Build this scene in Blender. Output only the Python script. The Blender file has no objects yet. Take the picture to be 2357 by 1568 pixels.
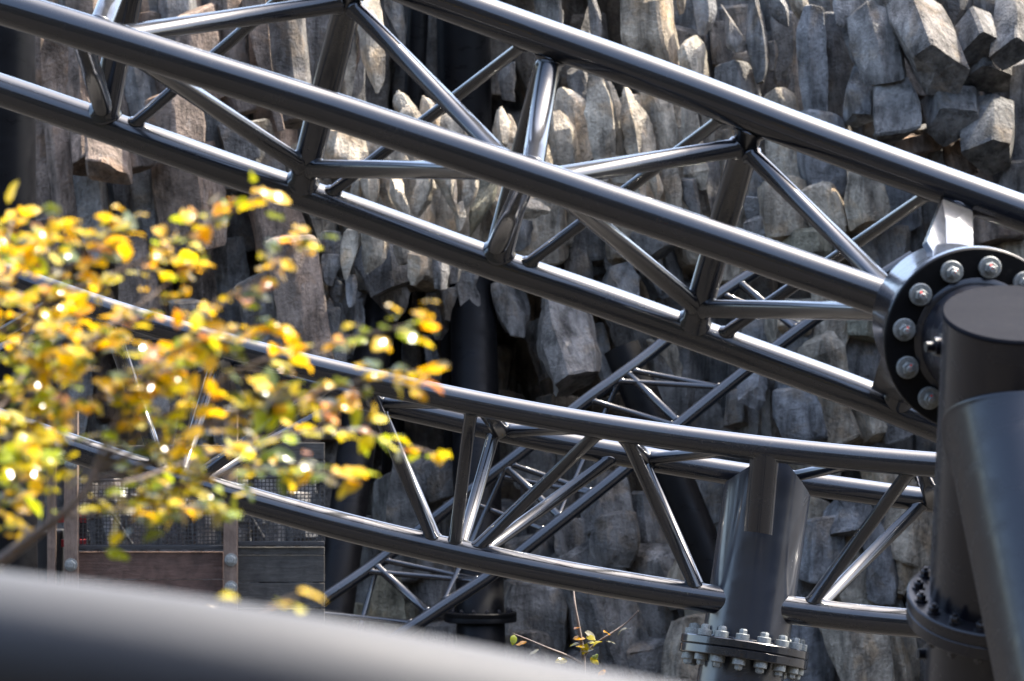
import bpy, bmesh, math, random
from mathutils import Vector, Matrix, noise

# ------------------------------------------------------------------ camera
S = bpy.context.scene
CZ = 7.0                                   # eye height over the ground
FPX = 2357 * 135.0 / 36.0                  # focal length in layout units
cam_d = bpy.data.cameras.new('camera'); cam = bpy.data.objects.new('camera', cam_d)
S.collection.objects.link(cam)
cam.location = (0, 0, CZ); cam.rotation_euler = (math.radians(90), 0, 0)
cam_d.lens = 135.0; cam_d.sensor_width = 36.0
cam_d.clip_start = 0.1; cam_d.clip_end = 2000
cam_d.dof.use_dof = True; cam_d.dof.focus_distance = 26.3; cam_d.dof.aperture_fstop = 4.6
S.camera = cam

# ------------------------------------------------------------------ sky, sun, exposure
SUN_DIR = Vector((0.47, 0.19, 0.86)).normalized()      # towards the sun
w = bpy.data.worlds.new('World'); S.world = w; w.use_nodes = True
nt = w.node_tree; bg = nt.nodes['Background']
sky = nt.nodes.new('ShaderNodeTexSky'); sky.sky_type = 'NISHITA'; sky.sun_disc = False
sky.sun_elevation = math.asin(SUN_DIR.z)
sky.sun_rotation = math.atan2(SUN_DIR.x, SUN_DIR.y)
sky.air_density = 1.0; sky.dust_density = 4.0; sky.ozone_density = 1.0
nt.links.new(sky.outputs[0], bg.inputs[0]); bg.inputs[1].default_value = 0.15
sun_d = bpy.data.lights.new('sun', 'SUN'); sun_d.energy = 2.9; sun_d.angle = math.radians(0.53)
sun_d.color = (1.0, 0.93, 0.82)
sun = bpy.data.objects.new('sun', sun_d); S.collection.objects.link(sun)
sun.rotation_euler = SUN_DIR.to_track_quat('Z', 'Y').to_euler(); sun.location = (20, 20, 40)
S.view_settings.view_transform = 'Standard'; S.view_settings.look = 'None'
S.view_settings.exposure = 2.3; S.view_settings.gamma = 1.0
S.view_settings.use_curve_mapping = False
S.cycles.max_bounces = 6; S.cycles.diffuse_bounces = 3; S.cycles.glossy_bounces = 3; S.cycles.caustics_reflective = False; S.cycles.caustics_refractive = False; S.cycles.use_denoising = True

# ------------------------------------------------------------------ helpers
COL = S.collection
def P(u, v, D):
    return Vector(((u - 1178.5) * D / FPX, D, CZ - (v - 784.0) * D / FPX))
def link(o, parent=None):
    COL.objects.link(o)
    if parent is not None: o.parent = parent
    return o
def tag(o, label, cat=None, group=None, kind=None):
    if label: o['label'] = label
    if cat: o['category'] = cat
    if group: o['group'] = group
    if kind: o['kind'] = kind
    return o
def thing(name, label, cat, group=None, kind=None):
    return tag(link(bpy.data.objects.new(name, None)), label, cat, group, kind)
def mesh_obj(name, V, Fc, mat, parent=None, smooth=True, sharp=None, mats=None, fm=None):
    me = bpy.data.meshes.new(name)
    me.from_pydata([tuple(v) for v in V], [], Fc)
    if smooth:
        me.polygons.foreach_set('use_smooth', [True] * len(me.polygons))
        if sharp: me.set_sharp_from_angle(angle=math.radians(sharp))
    for m in (mats or [mat]): me.materials.append(m)
    if fm: me.polygons.foreach_set('material_index', fm)
    me.update()
    return link(bpy.data.objects.new(name, me), parent)

def frame(d):
    d = d.normalized()
    a = Vector((0, 0, 1)) if abs(d.z) < 0.9 else Vector((1, 0, 0))
    x = d.cross(a).normalized()
    return x, d.cross(x).normalized()

def sweep_data(pts, radii, n=32, caps=True):
    """tube along a polyline, frames carried along"""
    V = []; F = []
    T = []
    for i in range(len(pts)):
        a = pts[max(i - 1, 0)]; b = pts[min(i + 1, len(pts) - 1)]
        T.append((b - a).normalized())
    x, y = frame(T[0])
    for i, p in enumerate(pts):
        x = (x - T[i] * x.dot(T[i])).normalized(); y = T[i].cross(x)
        r = radii[i] if isinstance(radii, (list, tuple)) else radii
        for k in range(n):
            an = 2 * math.pi * k / n
            V.append(p + (x * math.cos(an) + y * math.sin(an)) * r)
    for i in range(len(pts) - 1):
        for k in range(n):
            F.append((i * n + k, i * n + (k + 1) % n, (i + 1) * n + (k + 1) % n, (i + 1) * n + k))
    if caps:
        F.append(tuple(range(n - 1, -1, -1))); F.append(tuple((len(pts) - 1) * n + k for k in range(n)))
    return V, F
def tube(name, pts, radii, mat, parent=None, n=32):
    V, F = sweep_data(pts, radii, n)
    return mesh_obj(name, V, F, mat, parent, sharp=50)

def catmull(pts, per=8):
    out = []
    for i in range(len(pts) - 1):
        p0 = pts[max(i - 1, 0)]; p1 = pts[i]; p2 = pts[i + 1]; p3 = pts[min(i + 2, len(pts) - 1)]
        # centripetal-ish: scale tangents by chord lengths
        l1 = (p2 - p1).length
        m1 = (p2 - p0) * (l1 / max((p2 - p1).length + (p1 - p0).length, 1e-6)) if i > 0 else (p2 - p1)
        m2 = (p3 - p1) * (l1 / max((p3 - p2).length + (p2 - p1).length, 1e-6)) if i + 2 < len(pts) else (p2 - p1)
        for k in range(per):
            t = k / per; t2 = t * t; t3 = t2 * t
            out.append(p1 * (2*t3 - 3*t2 + 1) + m1 * (t3 - 2*t2 + t) + p2 * (-2*t3 + 3*t2) + m2 * (t3 - t2))
    out.append(pts[-1].copy())
    return out
def smooth_pts(pts, it=2):
    for _ in range(it):
        q = [p.copy() for p in pts]
        for i in range(1, len(pts) - 1): q[i] = pts[i] * .5 + (pts[i-1] + pts[i+1]) * .25
        pts = q
    return pts

class Rail:
    def __init__(s, uvd, r, per=8):
        s.r = r; s.pts = smooth_pts(catmull([P(*q) for q in uvd], per), 6)
    def build(s, mat, parent, name='rail', n=40):
        return tube(name, s.pts, s.r, mat, parent, n)
    def at(s, u):
        best = None
        for i in range(len(s.pts) - 1):
            a, b = s.pts[i], s.pts[i+1]
            ua = a.x * FPX / a.y + 1178.5; ub = b.x * FPX / b.y + 1178.5
            if (ua - u) * (ub - u) <= 0 and ua != ub:
                t = (u - ua) / (ub - ua)
                return a.lerp(b, t), (b - a).normalized()
        a, b = (s.pts[0], s.pts[1]) if abs(s.pts[0].x * FPX / s.pts[0].y + 1178.5 - u) < abs(s.pts[-1].x * FPX / s.pts[-1].y + 1178.5 - u) else (s.pts[-1], s.pts[-2])
        return a.copy(), (b - a).normalized()

def member(name, a, b, r, mat, parent, ca=None, cb=None, n=24, bead=0.012):
    """straight tube between a and b; ca/cb = (point, direction, radius) of the chord it is
    welded to: the end follows the saddle on the chord and carries a weld bead"""
    d = (b - a); L = d.length; d.normalize(); x, y = frame(d)
    def hit(q, dirn, chord):
        c, t, R = chord
        m = q - c; m = m - t * m.dot(t); e = dirn - t * dirn.dot(t)
        A = e.dot(e); B = 2 * m.dot(e); Cc = m.dot(m) - R * R
        disc = B * B - 4 * A * Cc
        if A < 1e-6: return None
        if disc < 0: return -B / (2 * A)
        return (-B + math.sqrt(disc)) / (2 * A)
    rings = []
    def end(p, dirn, chord):
        """offsets along dirn from p for each angle"""
        out = []
        for k in range(n):
            an = 2 * math.pi * k / n
            off = (x * math.cos(an) + y * math.sin(an)) * r
            s = hit(p + off, dirn, chord) if chord else 0.0
            out.append(min(s, L * .45) if s is not None else 0.0)
        return out
    ea = end(a, d, ca); eb = end(b, -d, cb)
    V = []; rows = []
    def ring(sfun, rad):
        for k in range(n):
            an = 2 * math.pi * k / n
            V.append(a + d * sfun(k) + (x * math.cos(an) + y * math.sin(an)) * rad)
    prof = []
    if ca: prof += [(lambda k: ea[k] - .015, r), (lambda k: ea[k] - .002, r + bead), (lambda k: ea[k] + bead * .8, r + bead * .8), (lambda k: ea[k] + bead * 1.6, r + .0005)]
    else: prof += [(lambda k: 0.0, r)]
    if cb: prof += [(lambda k: L - eb[k] - bead * 1.6, r + .0005), (lambda k: L - eb[k] - bead * .8, r + bead * .8), (lambda k: L - eb[k] + .002, r + bead), (lambda k: L - eb[k] + .015, r)]
    else: prof += [(lambda k: L, r)]
    for f, rad in prof: ring(f, rad)
    F = []
    for i in range(len(prof) - 1):
        for k in range(n):
            F.append((i*n+k, i*n+(k+1) % n, (i+1)*n+(k+1) % n, (i+1)*n+k))
    F.append(tuple(range(n-1, -1, -1))); F.append(tuple((len(prof)-1)*n+k for k in range(n)))
    return mesh_obj(name, V, F, mat, parent, sharp=60)

def lathe_data(profile, origin, axis, n=48):
    x, y = frame(axis); ax = axis.normalized(); V = []; F = []
    for (r, h) in profile:
        for k in range(n):
            an = 2 * math.pi * k / n
            V.append(origin + ax * h + (x * math.cos(an) + y * math.sin(an)) * r)
    for i in range(len(profile) - 1):
        for k in range(n):
            F.append((i*n+k, i*n+(k+1) % n, (i+1)*n+(k+1) % n, (i+1)*n+k))
    F.append(tuple(range(n-1, -1, -1))); F.append(tuple((len(profile)-1)*n+k for k in range(n)))
    return V, F
def lathe(name, profile, origin, axis, mat, parent=None, n=48, sharp=35):
    V, F = lathe_data(profile, origin, axis, n)
    return mesh_obj(name, V, F, mat, parent, sharp=sharp)
def box_data(c, ex, ey, ez):
    V = []
    for sx in (-1, 1):
        for sy in (-1, 1):
            for sz in (-1, 1): V.append(c + ex * sx + ey * sy + ez * sz)
    F = [(0, 1, 3, 2), (4, 6, 7, 5), (0, 4, 5, 1), (2, 3, 7, 6), (0, 2, 6, 4), (1, 5, 7, 3)]
    return V, F
def bevel_box(name, c, ex, ey, ez, mat, parent=None, bev=0.006, seg=2):
    V, F = box_data(c, ex, ey, ez)
    o = mesh_obj(name, V, F, mat, parent, smooth=False)
    bm = bmesh.new(); bm.from_mesh(o.data)
    bmesh.ops.recalc_face_normals(bm, faces=bm.faces)
    bmesh.ops.bevel(bm, geom=list(bm.edges), offset=bev, segments=seg, affect='EDGES', profile=.6)
    bm.to_mesh(o.data); bm.free()
    return o

# ------------------------------------------------------------------ materials
def new_mat(name):
    m = bpy.data.materials.new(name); m.use_nodes = True
    t = m.node_tree; return m, t, t.nodes['Principled BSDF']
def N(t, kind, **kw):
    n = t.nodes.new(kind)
    for k, v in kw.items():
        if k in n.inputs: n.inputs[k].default_value = v
        else: setattr(n, k, v)
    return n
def noise_n(t, vec, scale, detail=4, rough=.55, dist=0.0, w=None):
    n = N(t, 'ShaderNodeTexNoise')
    if w is not None:
        n.noise_dimensions = '4D'; t.links.new(w, n.inputs['W'])
    n.inputs['Scale'].default_value = scale; n.inputs['Detail'].default_value = detail
    n.inputs['Roughness'].default_value = rough; n.inputs['Distortion'].default_value = dist
    t.links.new(vec, n.inputs['Vector']); return n
def ramp(t, fac, stops):
    r = N(t, 'ShaderNodeValToRGB'); t.links.new(fac, r.inputs[0])
    e = r.color_ramp.elements
    while len(e) < len(stops): e.new(.5)
    for k, (p, c) in enumerate(stops):
        e[k].position = p; e[k].color = c if len(c) == 4 else (*c, 1)
    return r
def g(v): return (v, v, v, 1)
def mapping(t, vec, scale):
    m = N(t, 'ShaderNodeMapping'); m.inputs['Scale'].default_value = scale
    t.links.new(vec, m.inputs['Vector']); return m.outputs[0]
def mixrgb(t, mode, fac, a, b):
    m = N(t, 'ShaderNodeMix', data_type='RGBA', blend_type=mode)
    for s, v in ((m.inputs[0], fac), (m.inputs[6], a), (m.inputs[7], b)):
        if hasattr(v, 'links'): t.links.new(v, s)
        elif isinstance(v, (int, float)): s.default_value = v
        else: s.default_value = v
    return m.outputs[2]
def bump(t, h, strength, dist, prev=None):
    b = N(t, 'ShaderNodeBump'); b.inputs['Strength'].default_value = strength; b.inputs['Distance'].default_value = dist
    t.links.new(h, b.inputs['Height'])
    if prev is not None: t.links.new(prev, b.inputs['Normal'])
    return b.outputs[0]

def paint(name, base, rough=.3, coat=.35, dirt=.12, peel=.03, spec=.15, coat_rough=.06):
    m, t, b = new_mat(name)
    pos = N(t, 'ShaderNodeNewGeometry').outputs['Position']
    n1 = noise_n(t, mapping(t, pos, (.35, 1.6, 1.6)), 4.5, 4, .6, .3); n2 = noise_n(t, pos, 38, 3, .65)
    d = ramp(t, n2.outputs[0], [(.56, g(0)), (.72, g(1))])
    big = ramp(t, n1.outputs[0], [(.45, g(0)), (.7, g(1))])
    fac = N(t, 'ShaderNodeMath', operation='MULTIPLY'); t.links.new(d.outputs[0], fac.inputs[0]); t.links.new(big.outputs[0], fac.inputs[1])
    fac2 = N(t, 'ShaderNodeMath', operation='MULTIPLY'); t.links.new(fac.outputs[0], fac2.inputs[0]); fac2.inputs[1].default_value = dirt
    c0 = mixrgb(t, 'MIX', n1.outputs[0], (*[c * .85 for c in base], 1), (*[c * 1.2 for c in base], 1))
    c1 = mixrgb(t, 'MIX', fac2.outputs[0], c0, (.05, .044, .038, 1))
    gn = N(t, 'ShaderNodeSeparateXYZ'); t.links.new(N(t, 'ShaderNodeNewGeometry').outputs['Normal'], gn.inputs[0])
    du = N(t, 'ShaderNodeMapRange'); t.links.new(gn.outputs[2], du.inputs[0]); du.inputs[1].default_value = .55; du.inputs[2].default_value = 1.0; du.inputs[3].default_value = 0; du.inputs[4].default_value = .22
    dm = N(t, 'ShaderNodeMath', operation='MULTIPLY'); t.links.new(du.outputs[0], dm.inputs[0]); t.links.new(n2.outputs[0], dm.inputs[1])   # dust that has settled on top
    c1 = mixrgb(t, 'MIX', dm.outputs[0], c1, (.05, .048, .045, 1))
    t.links.new(c1, b.inputs['Base Color'])
    rr = N(t, 'ShaderNodeMapRange'); t.links.new(n1.outputs[0], rr.inputs[0])
    rr.inputs[3].default_value = rough * .8; rr.inputs[4].default_value = rough * 1.25
    ra = N(t, 'ShaderNodeMath', operation='ADD'); t.links.new(rr.outputs[0], ra.inputs[0]); 
    rb = N(t, 'ShaderNodeMath', operation='MULTIPLY'); t.links.new(fac2.outputs[0], rb.inputs[0]); rb.inputs[1].default_value = .5
    t.links.new(rb.outputs[0], ra.inputs[1]); t.links.new(ra.outputs[0], b.inputs['Roughness'])
    b.inputs['Specular IOR Level'].default_value = spec
    b.inputs['Coat Weight'].default_value = coat; cr_ = N(t, 'ShaderNodeMapRange'); t.links.new(n1.outputs[0], cr_.inputs[0]); cr_.inputs[1].default_value = .35; cr_.inputs[2].default_value = .7
    cr_.inputs[3].default_value = coat_rough * .8; cr_.inputs[4].default_value = coat_rough * 2.2; t.links.new(cr_.outputs[0], b.inputs['Coat Roughness'])
    b.inputs['Coat IOR'].default_value = 1.65
    t.links.new(bump(t, n2.outputs[0], peel * 2, .006), b.inputs['Normal'])
    return m
PAINT = paint('track_paint', (.0048, .0064, .0105), rough=.34, coat=1.0, dirt=.3, coat_rough=.08)
PAINT_SATIN = paint('column_head_paint', (.016, .0205, .031), rough=.40, coat=1.0, dirt=.1, coat_rough=.13)
PAINT_COL = paint('column_paint', (.0048, .0054, .0098), rough=.4, coat=.6, dirt=.15, coat_rough=.16)
PAINT_BACK = paint('shaded_column_paint', (.0035, .0034, .004), rough=.6, coat=.12, dirt=.06, spec=.05, coat_rough=.3)  # base darkened to stand in for shade on the far columns
PAINT_FG = paint('handrail_paint', (.066, .068, .072), rough=.6, coat=0.0, spec=.15)
BLACK = paint('flange_face_paint', (.004, .004, .0045), rough=.5, coat=0, dirt=.3)
CAPM = paint('cap_plate_paint', (.018, .019, .023), rough=.6, coat=0, dirt=.2, spec=0.0)

def galv():
    m, t, b = new_mat('galvanised_steel')
    pos = N(t, 'ShaderNodeTexCoord').outputs['Object']
    n = noise_n(t, pos, 90, 4)
    r = ramp(t, n.outputs[0], [(.3, (.17, .18, .17)), (.7, (.33, .34, .325))])
    t.links.new(r.outputs[0], b.inputs['Base Color'])
    b.inputs['Metallic'].default_value = .25; b.inputs['Roughness'].default_value = .5
    return m
GALV = galv()
def flat(name, col, rough=.6, metal=0.0):
    m, t, b = new_mat(name)
    pos = N(t, 'ShaderNodeTexCoord').outputs['Object']
    n = noise_n(t, pos, 40, 4)
    r = ramp(t, n.outputs[0], [(.3, tuple(c * .75 for c in col)), (.7, tuple(min(1, c * 1.2) for c in col))])
    t.links.new(r.outputs[0], b.inputs['Base Color']); b.inputs['Roughness'].default_value = rough; b.inputs['Metallic'].default_value = metal
    return m
REDMARK = flat('red_paint_mark', (.65, .06, .04))
REDBAND = flat('red_webbing', (.42, .03, .035))
BLACKPL = flat('black_plastic', (.012, .012, .013), .55)
WIRE = flat('mesh_wire', (.05, .05, .052), .5, .3)
STEELBAR = flat('dark_steel', (.035, .035, .037), .5, .2)

def rock_mat():
    m, t, b = new_mat('basalt_rock')
    pos = N(t, 'ShaderNodeNewGeometry').outputs['Position']
    oi = N(t, 'ShaderNodeObjectInfo')
    ov = N(t, 'ShaderNodeVectorMath', operation='MULTIPLY_ADD')          # every piece its own patch of stone
    t.links.new(oi.outputs['Random'], ov.inputs[0]); ov.inputs[1].default_value = (37.0, 91.0, 53.0); t.links.new(pos, ov.inputs[2])
    q = ov.outputs[0]
    strk = mapping(t, q, (1, 1, .22))
    n1 = noise_n(t, q, 2.6, 3, .6, .4)
    n2 = noise_n(t, strk, 7.5, 4, .65)
    n3 = noise_n(t, q, 26, 4, .7)
    base = oi.outputs['Color']
    light = ramp(t, n1.outputs[0], [(.34, g(.52)), (.52, g(1.0)), (.72, g(1.6))])
    c = mixrgb(t, 'MULTIPLY', 1.0, base, light.outputs[0])
    s2 = ramp(t, n2.outputs[0], [(.33, g(.45)), (.5, g(1.0)), (.68, g(1.32))])
    c = mixrgb(t, 'MULTIPLY', 1.0, c, s2.outputs[0])
    s3 = ramp(t, n3.outputs[0], [(.3, g(.72)), (.5, g(1.0)), (.75, g(1.25))])
    c = mixrgb(t, 'MULTIPLY', .9, c, s3.outputs[0])
    sx = N(t, 'ShaderNodeSeparateColor'); t.links.new(n1.outputs['Color'], sx.inputs[0])
    och = ramp(t, sx.outputs[1], [(.54, g(0)), (.68, g(.6))])            # ochre tint
    c = mixrgb(t, 'MIX', och.outputs[0], c, mixrgb(t, 'MULTIPLY', 1.0, c, (1.22, .98, .72, 1)))
    sy = N(t, 'ShaderNodeSeparateColor'); t.links.new(n2.outputs['Color'], sy.inputs[0])
    lich = ramp(t, sy.outputs[2], [(.60, g(0)), (.70, g(.3))])          # pale lichen
    c = mixrgb(t, 'MIX', lich.outputs[0], c, (.28, .28, .27, 1))
    t.links.new(c, b.inputs['Base Color'])
    b.inputs['Roughness'].default_value = .85; b.inputs['Specular IOR Level'].default_value = .25
    h1 = N(t, 'ShaderNodeMath', operation='MULTIPLY_ADD'); t.links.new(n2.outputs[0], h1.inputs[0]); h1.inputs[1].default_value = 1.6; t.links.new(n3.outputs[0], h1.inputs[2])
    t.links.new(bump(t, h1.outputs[0], .95, .05), b.inputs['Normal'])
    return m
ROCK = rock_mat()

def wood(name, c1, c2, grain=(3, 3, 22)):
    m, t, b = new_mat(name)
    pos = N(t, 'ShaderNodeNewGeometry').outputs['Position']
    oi = N(t, 'ShaderNodeObjectInfo')
    wv = N(t, 'ShaderNodeMath', operation='MULTIPLY'); t.links.new(oi.outputs['Random'], wv.inputs[0]); wv.inputs[1].default_value = 30
    n1 = noise_n(t, mapping(t, pos, grain), 1.6, 6, .65, .8, wv.outputs[0])
    n2 = noise_n(t, pos, 9, 5, .6, .4, wv.outputs[0])
    r = ramp(t, n1.outputs[0], [(.3, c1), (.7, c2)])
    r2 = ramp(t, n2.outputs[0], [(.3, g(.6)), (.6, g(1.1))])
    c = mixrgb(t, 'MULTIPLY', 1.0, r.outputs[0], r2.outputs[0])
    t.links.new(c, b.inputs['Base Color']); b.inputs['Roughness'].default_value = .75
    nb = bump(t, n1.outputs[0], .6, .02); nb = bump(t, n2.outputs[0], .4, .02, nb)
    t.links.new(nb, b.inputs['Normal'])
    return m
WOOD = wood('brown_board', (.085, .046, .032), (.15, .088, .066))
WOODP = wood('brown_post', (.13, .085, .06), (.21, .15, .115), (22, 22, 2))
WOODD = wood('dark_weathered_plank', (.035, .033, .030), (.075, .07, .062))
BARK = wood('smooth_bark', (.11, .085, .070), (.21, .165, .14), (8, 8, 3))

def leaf_mat():
    m, t, b = new_mat('autumn_leaf')
    oi = N(t, 'ShaderNodeObjectInfo'); at = N(t, 'ShaderNodeAttribute'); at.attribute_name = 'tint'
    pos = N(t, 'ShaderNodeNewGeometry').outputs['Position']
    n = noise_n(t, pos, 60, 4, .6)
    r = ramp(t, n.outputs[0], [(.3, g(.75)), (.7, g(1.15))])
    mul = mixrgb(t, 'MULTIPLY', 1.0, mixrgb(t, 'MULTIPLY', 1.0, oi.outputs['Color'], at.outputs['Color']), r.outputs[0])
    t.links.new(mul, b.inputs['Base Color']); b.inputs['Roughness'].default_value = .14
    b.inputs['Specular IOR Level'].default_value = .6
    tr = N(t, 'ShaderNodeBsdfTranslucent'); t.links.new(mixrgb(t, 'MULTIPLY', 1.0, mul, (1.15, 1.0, .5, 1)), tr.inputs['Color'])
    mx = N(t, 'ShaderNodeMixShader'); mx.inputs[0].default_value = .5
    t.links.new(b.outputs[0], mx.inputs[1]); t.links.new(tr.outputs[0], mx.inputs[2])
    t.links.new(mx.outputs[0], t.nodes['Material Output'].inputs['Surface'])
    return m
LEAF = leaf_mat()

def ground_mat():
    m, t, b = new_mat('gravel_soil')
    pos = N(t, 'ShaderNodeNewGeometry').outputs['Position']
    n1 = noise_n(t, pos, .35, 5); n2 = noise_n(t, pos, 9, 6, .7)
    r = ramp(t, n1.outputs[0], [(.35, (.022, .02, .018)), (.65, (.042, .038, .033))])
    r2 = ramp(t, n2.outputs[0], [(.3, g(.6)), (.7, g(1.25))])
    t.links.new(mixrgb(t, 'MULTIPLY', 1.0, r.outputs[0], r2.outputs[0]), b.inputs['Base Color'])
    b.inputs['Roughness'].default_value = .9
    t.links.new(bump(t, n2.outputs[0], .8, .05), b.inputs['Normal'])
    return m
GROUND = ground_mat()
def hill_mat():
    m, t, b = new_mat('wooded_bank')
    pos = N(t, 'ShaderNodeNewGeometry').outputs['Position']
    n1 = noise_n(t, pos, .5, 6, .65, .5); n2 = noise_n(t, pos, 3, 6, .7)
    r = ramp(t, n1.outputs[0], [(.35, (.018, .024, .018)), (.55, (.04, .04, .034)), (.7, (.075, .07, .064))])
    r2 = ramp(t, n2.outputs[0], [(.3, g(.5)), (.7, g(1.3))])
    t.links.new(mixrgb(t, 'MULTIPLY', 1.0, r.outputs[0], r2.outputs[0]), b.inputs['Base Color'])
    b.inputs['Roughness'].default_value = .95
    t.links.new(bump(t, n2.outputs[0], 1, .4), b.inputs['Normal'])
    return m
HILL = hill_mat()

# ------------------------------------------------------------------ ground and the basin round it
def grid_obj(name, nx, ny, fn, mat, kind='structure', sharp=None):
    V = [fn(i / nx, j / ny) for j in range(ny + 1) for i in range(nx + 1)]
    F = [(j*(nx+1)+i, j*(nx+1)+i+1, (j+1)*(nx+1)+i+1, (j+1)*(nx+1)+i) for j in range(ny) for i in range(nx)]
    o = mesh_obj(name, V, F, mat, sharp=sharp); o['kind'] = kind; return o
grid_obj('ground', 60, 60, lambda s, q: Vector(((s - .5) * 900, (q - .5) * 900, 0)) , GROUND)
def bank(s, q):
    an = math.radians(5 - 205 * s)           # from the right, behind the camera, round to the left
    top = 15 + 17 * math.sin(math.pi * min(1, max(0, s))) ** 1.5
    h = top * q ** .8 + 5.0 * noise.noise(Vector((s * 13, q * 2, 3.1))) * q + 1.5 * noise.noise(Vector((s * 60, q * 9, 1.1))) * q
    rad = 25 + 9 * q + 3 * noise.noise(Vector((s * 14, q * 4, 7.7)))
    return Vector((rad * math.cos(an) * 1.25, 6 + rad * math.sin(an), h - .3))
grid_obj('hill', 120, 16, bank, HILL)

# ------------------------------------------------------------------ the rock cliff
RND = random.Random(7)
cliff = thing('cliff', 'grey basalt column cliff filling the background', None, kind='structure')
TONES = {'g': (.24, .228, .212), 'w': (.47, .405, .315), 'b': (.275, .21, .165), 'c': (.275, .275, .275), 'd': (.17, .165, .16), 'm': (.235, .222, .165)}
WIN = {}
for i in range(9): WIN['C%d' % (i + 1)] = ((i % 3) * 1280, (i // 3) * 852, 2356 / 1280)
for k, x0, y0, wd in (('Z1', 1100, 300, 960), ('Z2', 1980, 260, 960), ('Z3', 2200, 0, 960), ('Z4', 2880, 0, 960), ('Z5', 1200, 900, 960), ('Z6', 2660, 900, 960), ('Z7', 1300, 1500, 1440), ('Z8', 2880, 1700, 960), ('Y1', 0, 100, 1200)):
    WIN[k] = (x0, y0, 2352 / wd)
DISP = 2357 / 3840
def W(win, x, y):
    x0, y0, s = WIN[win]; return ((x0 + x / s) * DISP, (y0 + y / s) * DISP)
def rock(st, D, lean=0.0, tone='g', seed=None, sides=None, rough=1.0, depth=.95, name='rock_column', ends=(.8, .8), M=22, ringsn=None, ncuts=None):
    """irregular polygonal column lofted through st = [(u, v, width)], top to bottom"""
    rnd = random.Random(seed if seed is not None else RND.random())
    k = sides or rnd.choice([4, 5, 5, 6])
    ca = [2 * math.pi * (i + rnd.uniform(-.28, .28)) / k + rnd.random() * .0 for i in range(k)]
    rot = rnd.uniform(0, 6.28); ca = [a + rot for a in ca]
    cr = [rnd.uniform(.88, 1.12) for _ in range(k)]
    corners = [(c * math.cos(a), c * math.sin(a)) for a, c in zip(ca, cr)]
    def polyr(th):
        dx, dy = math.cos(th), math.sin(th); best = 1
        for i in range(k):
            x1, y1 = corners[i]; x2, y2 = corners[(i + 1) % k]
            ex, ey = x2 - x1, y2 - y1; den = dx * ey - dy * ex
            if abs(den) < 1e-9: continue
            tt = (x1 * ey - y1 * ex) / den; ss = (x1 * dy - y1 * dx) / den
            if tt > 0 and -1e-6 <= ss <= 1 + 1e-6: best = tt
        return best
    ths = []
    for i in range(k):                        # vertices hug each corner (small chamfer) and span each face
        a0 = ca[i]; a1 = ca[(i + 1) % k] + (2 * math.pi if i == k - 1 else 0)
        for f in (.045, .35, .65, .955): ths.append(a0 + (a1 - a0) * f)
    M = len(ths)
    pr = [polyr(th) for th in ths]
    ext = max(abs(p * math.cos(th)) for p, th in zip(pr, ths))
    pr = [p / ext for p in pr]
    pts = []; n = len(st)
    for i, (u, v, wd) in enumerate(st):
        t = i / (n - 1); pts.append((P(u, v, D + lean * t), wd * .5 * (D + lean * t) / FPX))
    L = sum((pts[i + 1][0] - pts[i][0]).length for i in range(n - 1))
    wmax = max(p[1] for p in pts)
    R = ringsn or max(6, min(16, int(L / (wmax * .42)) + 3))
    sq = []
    for j in range(R):
        f = j / (R - 1) * (n - 1); i = min(int(f), n - 2); t = f - i
        sq.append((pts[i][0].lerp(pts[i+1][0], t), pts[i][1] * (1 - t) + pts[i+1][1] * t))
    ce = smooth_pts([s[0] for s in sq], 1)
    ax0 = (ce[-1] - ce[0]).normalized()
    tiltT = Vector((rnd.uniform(-.3, .3), rnd.uniform(-.3, .3), 0)); tiltB = Vector((rnd.uniform(-.3, .3), rnd.uniform(-.3, .3), 0))
    V = []; off = Vector((rnd.uniform(-50, 50), rnd.uniform(-50, 50), rnd.uniform(-50, 50)))
    rows = []
    cuts = []
    for _ in range(ncuts if ncuts is not None else (rnd.choice((5, 6, 7)) if wmax > .06 else 3)):
        if rnd.random() < .5:      # a flake off a side
            an = rnd.uniform(0, 6.28); cpt = ce[rnd.randrange(len(ce))]; sl = rnd.uniform(-.4, .4); dd = rnd.uniform(.58, .85)
        else:                       # a chip off an end
            an = rnd.uniform(0, 6.28); cpt = ce[rnd.choice((0, -1))]; sl = rnd.uniform(.6, 1.5) * (-1 if cpt is ce[0] else 1); dd = rnd.uniform(.42, .75)
        cuts.append((an, cpt, sl, dd * wmax))
    X = ax0.cross(Vector((0, 1, 0))).normalized() if abs(ax0.y) < .95 else Vector((1, 0, 0))
    Y = ax0.cross(X).normalized()
    joint = rnd.random()
    def addring(c, rad, tt, endk=0):
        row = []
        for th, p in zip(ths, pr):
            e = X * (math.cos(th) * p) + Y * (math.sin(th) * p * depth)
            q = c + e * rad
            if endk:
                tl = tiltT if endk < 0 else tiltB
                q = q + ax0 * (math.cos(th) * p * rad * tl.x + math.sin(th) * p * rad * tl.y)
            for (an, cpt, sl, dd) in cuts:
                nn = (X * math.cos(an) + Y * math.sin(an) + ax0 * sl).normalized()
                ov = (q - cpt).dot(nn) - dd
                if ov > 0: q = q - nn * ov
            s1 = 1.1 / max(wmax, .08)
            n1 = noise.noise(q * (s1 * .8) + off)
            n2 = noise.noise(q * (s1 * 2.2) + off); n3 = noise.noise(q * (s1 * 5.5) + off)
            q = q + e * rad * rough * (.10 * n1 + .09 * (abs(n2) * 2 - .6) + .05 * n3)
            row.append(len(V)); V.append(q)
        rows.append(row)
    addring(ce[0] - ax0 * (-.02 * wmax), sq[0][1] * ends[0] * .82, 0, -1)
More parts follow.
